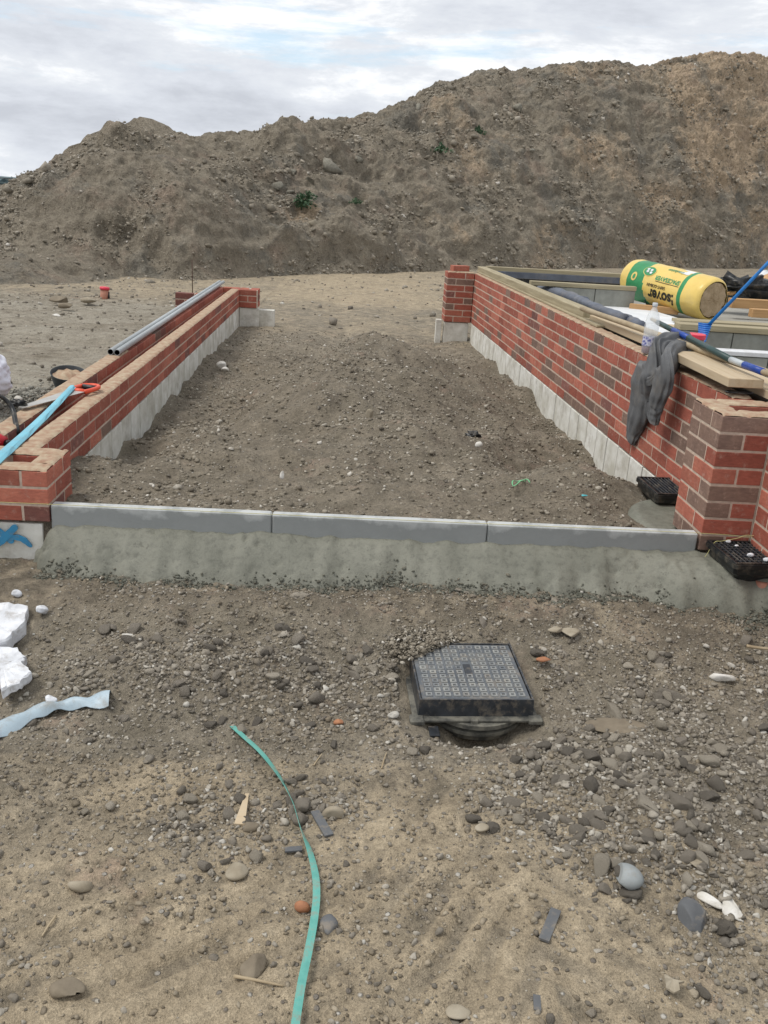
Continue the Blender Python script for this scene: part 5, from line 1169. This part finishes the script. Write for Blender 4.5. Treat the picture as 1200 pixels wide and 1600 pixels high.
timber('short orange timber block under the left end of the insulation roll', (4.28, 6.30, 0.36), (4.75, 6.1, 0.36), 0.09, 0.07, 'orangewood')
timber('timber sill on the grey block wall behind the tub', (3.77, 3.42, 0.50), (6.3, 3.35, 0.50), 0.14, 0.045, 'treated')
timber('white painted board on the block wall at the right edge', (3.45, 2.03, 0.506), (5.2, 1.98, 0.506), 0.12, 0.028, 'white')
timber('long orange timber joist lying right of the insulation roll', (5.38, 5.75, 0.42), (7.2, 5.80, 0.42), 0.10, 0.085, 'orangewood')
timber('second timber joist lying behind the long orange one', (5.4, 6.35, 0.46), (6.6, 6.42, 0.46), 0.12, 0.10, 'orangewood')
timber('orange board propped up at the back by the right edge', (5.55, 6.85, 0.52), (7.3, 7.9, 1.05), 0.14, 0.03, 'orangewood')
timber('wide pale grey deck board in front of the orange joist', (4.15, 4.65, 0.36), (6.7, 4.62, 0.36), 0.26, 0.03, 'white')
timber('wide weathered deck board nearest the sill', (4.05, 4.28, 0.385), (6.5, 4.22, 0.385), 0.28, 0.03, 'ply')
timber('narrow weathered deck board beyond the wide ones', (4.35, 5.05, 0.37), (6.8, 5.05, 0.37), 0.22, 0.03, 'treated')
tag(ob('felt_scrap', mesh('felt_scrap', [(4.15, 4.0, .402), (4.40, 4.0, .402), (4.27, 4.06, .47), (4.15, 4.01, .398), (4.40, 4.01, .398), (4.27, 4.08, .466)], [[0, 1, 2], [5, 4, 3], [0, 3, 4, 1], [1, 4, 5, 2], [2, 5, 3, 0]], M['slate'])), 'dark folded triangle of felt on the deck board by the blue pole', 'felt')
crumple('plastic_sheet', 1158, 462, 0.32, 'blackplastic', 'crumpled black plastic sheet among the timbers at the back right', 'plastic sheet', 12, 0.5, (1.4, 0.5, 0.35))
crumple('plastic_bag', 1196, 441, 0.13, 'white', 'white crumpled bag on the timbers at the right edge', 'bag', 15, 0.62)
# white sheet of insulation board
Q = [tuple(at(u, v, 0.345)) for u, v in [(868, 470), (985, 475), (1098, 508), (1095, 548), (1010, 552), (940, 508)]]
V = [q for q in Q]+[(a, b, 0.30) for a, b, _ in Q]; n = 6
tag(ob('insulation_board', mesh('insulation_board', V, [[5, 4, 3, 2, 1, 0]]+[[k, (k+1) % n, n+(k+1) % n, n+k] for k in range(n)]+[[6, 7, 8, 9, 10, 11]], M['white'])), 'large white sheet of insulation board lying flat inside the plot', 'board')
# grey membrane rolls
def mroll(pts, r0, label, seed):
    r = np.random.RandomState(seed); P = smooth_path(pts, 6); tag(tube('membrane_roll', P, [r0*(1+0.12*math.sin(i*1.7)) for i in range(len(P))], M['lid'], n=12, flat=0.75), label, 'membrane roll')
mroll([tuple(at(845, 452, 0.47)), tuple(at(880, 460, 0.46)), tuple(at(912, 472, 0.44))], 0.068, 'blue-grey membrane roll nearest the far end of the long plate', 1)
mroll([tuple(at(908, 470, 0.46)), tuple(at(940, 484, 0.45)), tuple(at(975, 498, 0.42))], 0.052, 'darker membrane roll beside the thick end of the tan pole', 2)
mroll([tuple(at(958, 490, 0.42)), tuple(at(985, 500, 0.41)), tuple(at(1000, 508, 0.40))], 0.05, 'short end of rolled membrane lying on the white sheet', 3)

# poles lying on the wall
tag(tube('wooden_pole', [at(909, 482, 0.615), at(985, 508, 0.62), at(1067, 537, 0.625), at(1130, 560, 0.625), at(1290, 612, 0.63)], [0.018, 0.0185, 0.018, 0.0175, 0.017], M['oldwood'], n=14), 'long tan wooden broom handle lying along the right wall', 'broom handle')
gp = thing('metal_pole', 'dark green and blue metal pole crossing over the wooden handle', 'pole', tuple(at(1020, 500, 0.66)))
o0 = at(1020, 500, 0.66)
def seg(nm, u0, v0, z0, u1, v1, z1, r0, r1, mk): tube(nm, [at(u0, v0, z0)-o0, at(u1, v1, z1)-o0], [r0, r1], M[mk], gp, 14)
seg('tip', 1018, 498.5, .66, 1028, 504, .66, 0.010, 0.013, 'oldwood'); seg('green_section', 1028, 504, .66, 1052, 516, .66, 0.016, 0.016, 'green'); seg('blue_section', 1052, 516, .66, 1076, 528, .66, 0.0165, 0.0165, 'blue2')
seg('green_section', 1076, 528, .66, 1142, 562, .65, 0.0165, 0.0165, 'green'); seg('grey_section', 1142, 562, .65, 1163, 570, .648, 0.015, 0.015, 'conduit'); seg('blue_grip', 1163, 570, .648, 1192, 581, .645, 0.0165, 0.0165, 'blue2'); seg('end_section', 1192, 581, .645, 1260, 604, .64, 0.013, 0.013, 'oldwood')
# snap link / black loop on the wall top
c = at(1155, 613, 0.54); P = [(c.x+0.062*cos(t), c.y+0.022*sin(t), 0.540) for t in np.linspace(0, 2*pi, 25)]
tag(tube('metal_loop', P, 0.005, M['blackplastic'], n=8, cap=False), 'flat black oval loop lying on the wall top below the sawn board', 'loop')

# bottle
def bottle():
    c = at(1013, 556, 0.53); c = Vector((WX(1.62)+0.06, 1.62, 0.529)); c = at(1012, 552, 0.53)
    t_ = thing('drink_bottle', 'clear plastic drink bottle with label and purple juice standing on the wall', 'bottle', (c.x, c.y, 0.528))
    k = 0.285/0.31
    def lathe(nm, prof, mk, n=24): 
        V, F = tube_lists([(0, 0, z*k) for r, z in prof], [r*k for r, z in prof], n, True, 1.0, (0, 1, 0)); return ob(nm, mesh(nm, V, F, M[mk], True), t_)
    lathe('shell', [(0.036, 0.0), (0.043, 0.008), (0.044, 0.10), (0.042, 0.11), (0.044, 0.12), (0.045, 0.165), (0.043, 0.20), (0.034, 0.245), (0.018, 0.275), (0.0135, 0.283), (0.0135, 0.295)], 'bottleplastic')
    lathe('juice', [(0.033, 0.004), (0.040, 0.012), (0.041, 0.05)], 'juice')
    lathe('cap', [(0.0155, 0.292), (0.016, 0.296), (0.016, 0.312), (0.014, 0.315)], 'capclear', 18)
    V, F = tube_lists([(0, 0, 0.052*k), (0, 0, 0.108*k)], 0.0450*k, 24, False, 1.0, (0, 1, 0)); ob('label', mesh('label', V, F, M['bottlelabel'], True), t_)
mt, t, b = mat('clear_bottle_plastic'); b.inputs['Base Color'].default_value = (0.9, 0.93, 0.93, 1); b.inputs['Roughness'].default_value = 0.18; b.inputs['Transmission Weight'].default_value = 0.0; b.inputs['Alpha'].default_value = 0.34; b.inputs['Specular IOR Level'].default_value = 0.9; M['bottleplastic'] = mt
M['juice'] = simple('purple_juice', (0.16, 0.02, 0.05), (0.12, 0.015, 0.04), 5, 0.2, 0, 0); M['capclear'] = simple('white_bottle_cap', (0.6, 0.62, 0.63), (0.5, 0.52, 0.53), 5, 0.4, 0, 0)
mt, t, b = mat('bottle_label'); v_ = _coord(t); vo = t.nodes.new('ShaderNodeTexVoronoi'); vo.inputs['Scale'].default_value = 70; t.links.new(v_, vo.inputs['Vector'])
t.links.new(_ramp(t, vo.outputs['Distance'], [(0.25, (0.10, 0.11, 0.32)), (0.5, (0.33, 0.33, 0.52)), (0.7, (0.6, 0.6, 0.68))]), b.inputs['Base Color']); b.inputs['Roughness'].default_value = 0.4; M['bottlelabel'] = mt
bottle()
# tub with red lid
c = at(1078, 552, 0.44); tb = thing('plastic_tub', 'small dusty pink tub with a bright red lid behind the poles', 'tub', (c.x+0.02, c.y+0.02, 0.40))
V, F = tube_lists([(0, 0, 0), (0, 0, 0.14)], [0.058, 0.066], 26, True, 1, (0, 1, 0)); ob('tub_body', mesh('tub_body', V, F, M['tub'], True), tb)
V, F = tube_lists([(0, 0, 0.135), (0, 0, 0.138), (0, 0, 0.165), (0, 0, 0.168)], [0.069, 0.072, 0.072, 0.066], 26, True, 1, (0, 1, 0)); ob('lid', mesh('lid', V, F, M['pinkred'], False), tb)
tag(ob('block_stand', mesh('block_stand', *(lambda q: (q[0], q[1]))(box(0.3, 0.2, 0.11, 0.004)), M['greyblock']), None, (c.x+0.02, c.y+0.04, 0.345)), 'grey block under the red-lidded tub', 'block')
# blue broom: pole and ribbed head
hb = at(1108, 507, 0.56); top = at(1212, 398, 1.08); br = thing('blue_rake', 'blue pole with ribbed blue plastic foot, leaning up to the right', 'rake', tuple(hb))
tube('pole', [(0, 0, 0), (top-hb)*1.0, (top-hb)*1.35], 0.0125, M['blue'], br, 12)
e1 = at(1092, 505, 0.56)-hb; e2 = at(1112, 507, 0.56)-hb; e3 = at(1092, 533, 0.46)-hb; e4 = at(1101, 536, 0.46)-hb
V = []; F = []
for k in range(9):
    t0 = k/9; a = e1+(e3-e1)*t0; b = e2+(e4-e2)*t0; ab = (b-a).normalized()
    tube('tine', [a-ab*0.004, b+ab*0.004], 0.0052, M['blue'], br, 8)
V = [e1, e2, e4, e3]; off = Vector((0.0, 0.012, 0.0)); V += [v_+off for v_ in V]
ob('head', mesh('head', [v_+off*0.2 for v_ in V], [[0, 1, 2, 3][::-1], [4, 5, 6, 7], [0, 1, 5, 4], [1, 2, 6, 5], [2, 3, 7, 6], [3, 0, 4, 7]], M['blue2']), br)

# ------------------------------------------------------------------ insulation roll with its print
def insulation():
    a = atd(990, 435, 10.25); b = atd(1115, 469, 9.3); ax = (b-a); L = ax.length; x = ax.normalized(); up_ = Vector((0, 0, 1)); y = up_.cross(x).normalized(); z = x.cross(y)
    R = 0.222; t_ = thing('insulation_roll', 'big yellow and green wrapped roll of mineral wool insulation lying on its side', 'insulation roll', (0, 0, 0))
    Mx = Matrix((x, y, z)).transposed().to_4x4(); Mx.translation = a; t_.matrix_world = Mx
    t_.matrix_basis = Mx
    n = 72; ss = np.concatenate([[-0.02, -0.015, 0.0, 0.02], np.linspace(0.05, L-0.06, 60), [L-0.045, L-0.03, L-0.015, L-0.005, L]])
    def rad(s, an=None):
        r = R
        if s < 0.06: r = R*(0.70+0.30*math.sqrt(max(0, 1-((0.06-s)/0.085)**2)))
        if s > L-0.06: r = R*(0.80+0.20*math.sqrt(max(0, 1-((s-(L-0.06))/0.062)**2)))
        return r
    def wob(s, an): return 1+0.012*math.sin(3*an+4*s)+0.008*math.sin(7*an-9*s)+0.007*math.sin(23*s+5*an)+0.006*abs(math.sin(11*an+17*s))+0.005*abs(math.sin(31*s-9*an))
    V = []; F = []; mi = []
    for s in ss:
        for k in range(n):
            an = 2*pi*k/n; r = rad(s)*wob(s, an); V.append((s, r*cos(an), r*sin(an)))
    for i in range(len(ss)-1):
        for k in range(n):
            F.append([i*n+k, (i+1)*n+k, (i+1)*n+(k+1) % n, i*n+(k+1) % n]); sm = (ss[i]+ss[i+1])/2; an = 2*pi*(k+.5)/n
            e1_ = 0.34*L+0.06*math.sin(an*1.0+2.6)
            mi.append(1 if (0.11*L < sm < e1_) or (0.745*L < sm < 0.80*L) else 0)
    ob('wrapping', mesh('wrapping', V, F, [M['yellow'], M['packgreen']], True, mi), t_)
    V = []; F = []; rr = [0.0, 0.05, 0.09, 0.13, 0.165, R*0.80]
    for j, r in enumerate(rr):
        for k in range(n):
            an = 2*pi*k/n; V.append((L-0.012+0.006*math.sin(14*an+j*2.2)*(j > 0)+0.012*(1-(r/R)**2), r*cos(an), r*sin(an)))
    for j in range(len(rr)-1):
        for k in range(n): F.append([j*n+k, (j+1)*n+k, (j+1)*n+(k+1) % n, j*n+(k+1) % n])
    ob('wool_end', mesh('wool_end', V, F, M['wool'], True), t_)
    V = [(-0.018, R*0.72*cos(2*pi*k/n), R*0.72*sin(2*pi*k/n)) for k in range(n)]; ob('back_cap', mesh('back_cap', V, [list(range(n))[::-1]], M['yellow']), t_)
    # print: flat outlines wrapped on the cylinder. facing angle: direction towards the camera in the roll's frame
    cdir = Mx.to_3x3().inverted()@(Vector(CP)-(a+b)/2); a0 = math.atan2(cdir.z, cdir.y)
    def wrap(nm, pts2, faces, s0, dang, mk, flip=True, lift=0.0035):
        V = []
        for px_, py_ in pts2:
            # upside down: text x runs against the axis, text up runs down round the drum
            s = s0-px_; an = a0+dang+(py_/R)*ydir
            r = rad(s)*wob(s, an)+lift; V.append((s, r*cos(an), r*sin(an)))
        return ob(nm, mesh(nm, V, faces, M[mk]), t_)
    # which way round is "down" on the camera side
    ydir = 1.0 if sin(a0+0.3) < sin(a0) else -1.0
    def text(nm, body, size, s0, dang, mk, bold=0.0, sx=1.0):
        cu = bpy.data.curves.new('t', 'FONT'); cu.body = body; cu.size = size; cu.offset = bold; cu.resolution_u = 3; to = bpy.data.objects.new('t', cu); col.objects.link(to)
        dg = bpy.context.evaluated_depsgraph_get(); me = to.evaluated_get(dg).to_mesh(); pts = [(v.co.x*sx, v.co.y) for v in me.vertices]; fc = [tuple(p.vertices) for p in me.polygons]
        to.evaluated_get(dg).to_mesh_clear(); bpy.data.objects.remove(to); bpy.data.curves.remove(cu)
        return wrap(nm, pts, fc, s0, dang, mk)
    text('lettering', 'isover', 0.165, 0.715*L, 0.28*ydir*1.0, 'packblack', 0.006, 0.92)
    text('lettering', 'SAINT-GOBAIN', 0.045, 0.60*L, 0.02*ydir, 'packblack', 0.001, 0.9)
    text('lettering', 'SPACESAVER', 0.066, 0.735*L, -0.42*ydir, 'packgreen', 0.002, 0.95)
    text('lettering', 'insulation', 0.06, 0.68*L, -1.0*ydir, 'packgreen', 0.001, 0.95)
    wrap('print_line', [(0.0, 0.0), (0.34, 0.0), (0.34, 0.006), (0.0, 0.006)], [(0, 1, 2, 3)], 0.74*L, -0.16*ydir, 'packblack')
    def disc(nm, s0, dang, rx, ry, mk, lift):
        n_ = 32; pts = [(0, 0)]+[(rx*cos(2*pi*k/n_), ry*sin(2*pi*k/n_)) for k in range(n_)]; V = []
        for px_, py_ in pts:
            s = s0-px_; an = a0+dang+(py_/R)*ydir; r = rad(s)*wob(s, an)+lift; V.append((s, r*cos(an), r*sin(an)))
        ob(nm, mesh(nm, V, [(0, k+1, (k+1) % n_+1) for k in range(n_)], M[mk]), t_)
    disc('print_emblem', 0.335*L, -0.55*ydir, 0.088, 0.062, 'yellow', 0.0035); disc('print_emblem', 0.335*L, -0.55*ydir, 0.080, 0.055, 'packgreen', 0.0055)
    for ds, da in ((0.02, -0.06), (-0.02, 0.05), (0.03, 0.08), (-0.03, -0.08)): disc('print_emblem', 0.335*L+ds, (-0.55+da)*ydir, 0.018, 0.014, 'white', 0.0075)
    disc('print_emblem', 0.185*L, -0.12*ydir, 0.040, 0.048, 'yellow', 0.0035); disc('print_emblem', 0.185*L, -0.12*ydir, 0.020, 0.026, 'packgreen', 0.0055)
    wrap('print_panel', [(0, 0), (0.15, 0.0), (0.17, 0.10), (0.03, 0.11)], [(0, 1, 2, 3)], 0.76*L, -1.35*ydir, 'white')
    # torn film tag underneath
    tube('loose_film', [(0.33*L, y_, z_) for y_, z_ in ((cos(a0+1.0*ydir)*R*1.02, sin(a0+1.0*ydir)*R*1.02), (cos(a0+1.25*ydir)*R*1.07, sin(a0+1.25*ydir)*R*1.07))]+[(0.42*L, cos(a0+1.2*ydir)*R*1.05, sin(a0+1.2*ydir)*R*1.05)], 0.008, M['green'], t_, 6)
insulation()

# ------------------------------------------------------------------ jumper over the wall
def jumper():
    t_ = thing('jumper', 'grey knitted jumper draped over the right brick wall with sleeves hanging', 'jumper', (2.94, 1.35, 0.53)); o = Vector((2.94, 1.35, 0.53))
    def cloth(nm, uvz, rads, flat, seed, n=44, cap=True, folds=0.16, off=0.0):
        """a flattened tube of cloth through points given as (y, z, out) on the wall face"""
        P = smooth_path(uvz, 7); R_ = np.interp(np.linspace(0, len(rads)-1, len(P)), range(len(rads)), rads); Fl = np.interp(np.linspace(0, len(flat)-1, len(P)), range(len(flat)), flat); V = []; F = []
        r = np.random.RandomState(seed); ph = r.uniform(0, 6, 4)
        for i, p in enumerate(P):
            a = P[max(i-1, 0)]; b = P[min(i+1, len(P)-1)]; t = Vector(b-a).normalized(); s = t.cross(Vector((1, 0, 0.35))).normalized(); u_ = s.cross(t).normalized()
            for k in range(n):
                an = 2*pi*k/n; f_ = 1+folds*(0.9*math.sin(3*an+ph[0]+i*0.10)+1.3*(abs(math.sin(4*an+ph[1]-i*0.07))-0.6)+0.5*math.sin(2*an+i*0.45+ph[2])+0.45*math.sin(11*an+i*0.25+ph[3])+0.35*math.sin(i*1.15+3*an))
                V.append(Vector(p)-o+s*cos(an)*R_[i]*f_+u_*sin(an)*R_[i]*Fl[i]*f_)
        for i in range(len(P)-1):
            for k in range(n): F.append([i*n+k, i*n+(k+1) % n, (i+1)*n+(k+1) % n, (i+1)*n+k])
        if cap: F.append(list(range(n))[::-1]); F.append([(len(P)-1)*n+k for k in range(n)])
        q = ob(nm, mesh(nm, V, F, M['fabric'], True), t_); md = q.modifiers.new('s', 'SUBSURF'); md.levels = 1; md.render_levels = 1; return q
    fx_ = WX(1.35)
    def W(u, v, out, y=1.42): 
        d = ray(u, v); tt = (fx_-out-CP[0])/d[0]; return tuple(CP+d*tt)
    def T(u, v, z): return tuple(at(u, v, z))
    # body: over the top and down the face
    cloth('body', [T(1085, 540, 0.585), T(1052, 548, 0.58), W(1026, 562, 0.03), W(1018, 585, 0.05), W(1016, 615, 0.035), W(1014, 650, 0.02)], [0.07, 0.10, 0.12, 0.13, 0.10, 0.05], [0.3, 0.35, 0.42, 0.42, 0.4, 0.4], 1)
    cloth('hanging_hem', [W(1014, 572, 0.05), W(1006, 605, 0.05), W(1000, 640, 0.035), W(990, 668, 0.025), W(985, 690, 0.02)], [0.11, 0.125, 0.115, 0.085, 0.060], [0.40, 0.36, 0.33, 0.30, 0.30], 2, folds=0.10)
    # sleeve hanging in front with cuff
    cloth('sleeve', [T(1102, 549, 0.60), T(1076, 545, 0.60), T(1056, 552, 0.60), W(1043, 572, 0.085), W(1034, 600, 0.095), W(1026, 626, 0.09), W(1021, 648, 0.085)], [0.024, 0.045, 0.066, 0.085, 0.085, 0.070, 0.060], [0.5, 0.42, 0.40, 0.38, 0.38, 0.38, 0.38], 3, cap=False, folds=0.10)
    cloth('cuff', [W(1024, 634, 0.088), W(1022, 646, 0.085), W(1020, 657, 0.082)], [0.075, 0.060, 0.060], [0.42, 0.42, 0.42], 3, cap=False, folds=0.08)
    cloth('collar', [W(1000, 566, 0.05), W(1003, 590, 0.075), W(1018, 596, 0.10), W(1034, 574, 0.10), W(1042, 556, 0.06)], [0.014, 0.022, 0.024, 0.020, 0.012], [0.45, 0.45, 0.45, 0.45, 0.45], 5, folds=0.12)
    cloth('sleeve', [T(1060, 541, 0.590), T(1085, 538, 0.600), T(1107, 552, 0.602)], [0.04, 0.03, 0.014], [0.5, 0.4, 0.4], 4)
jumper()
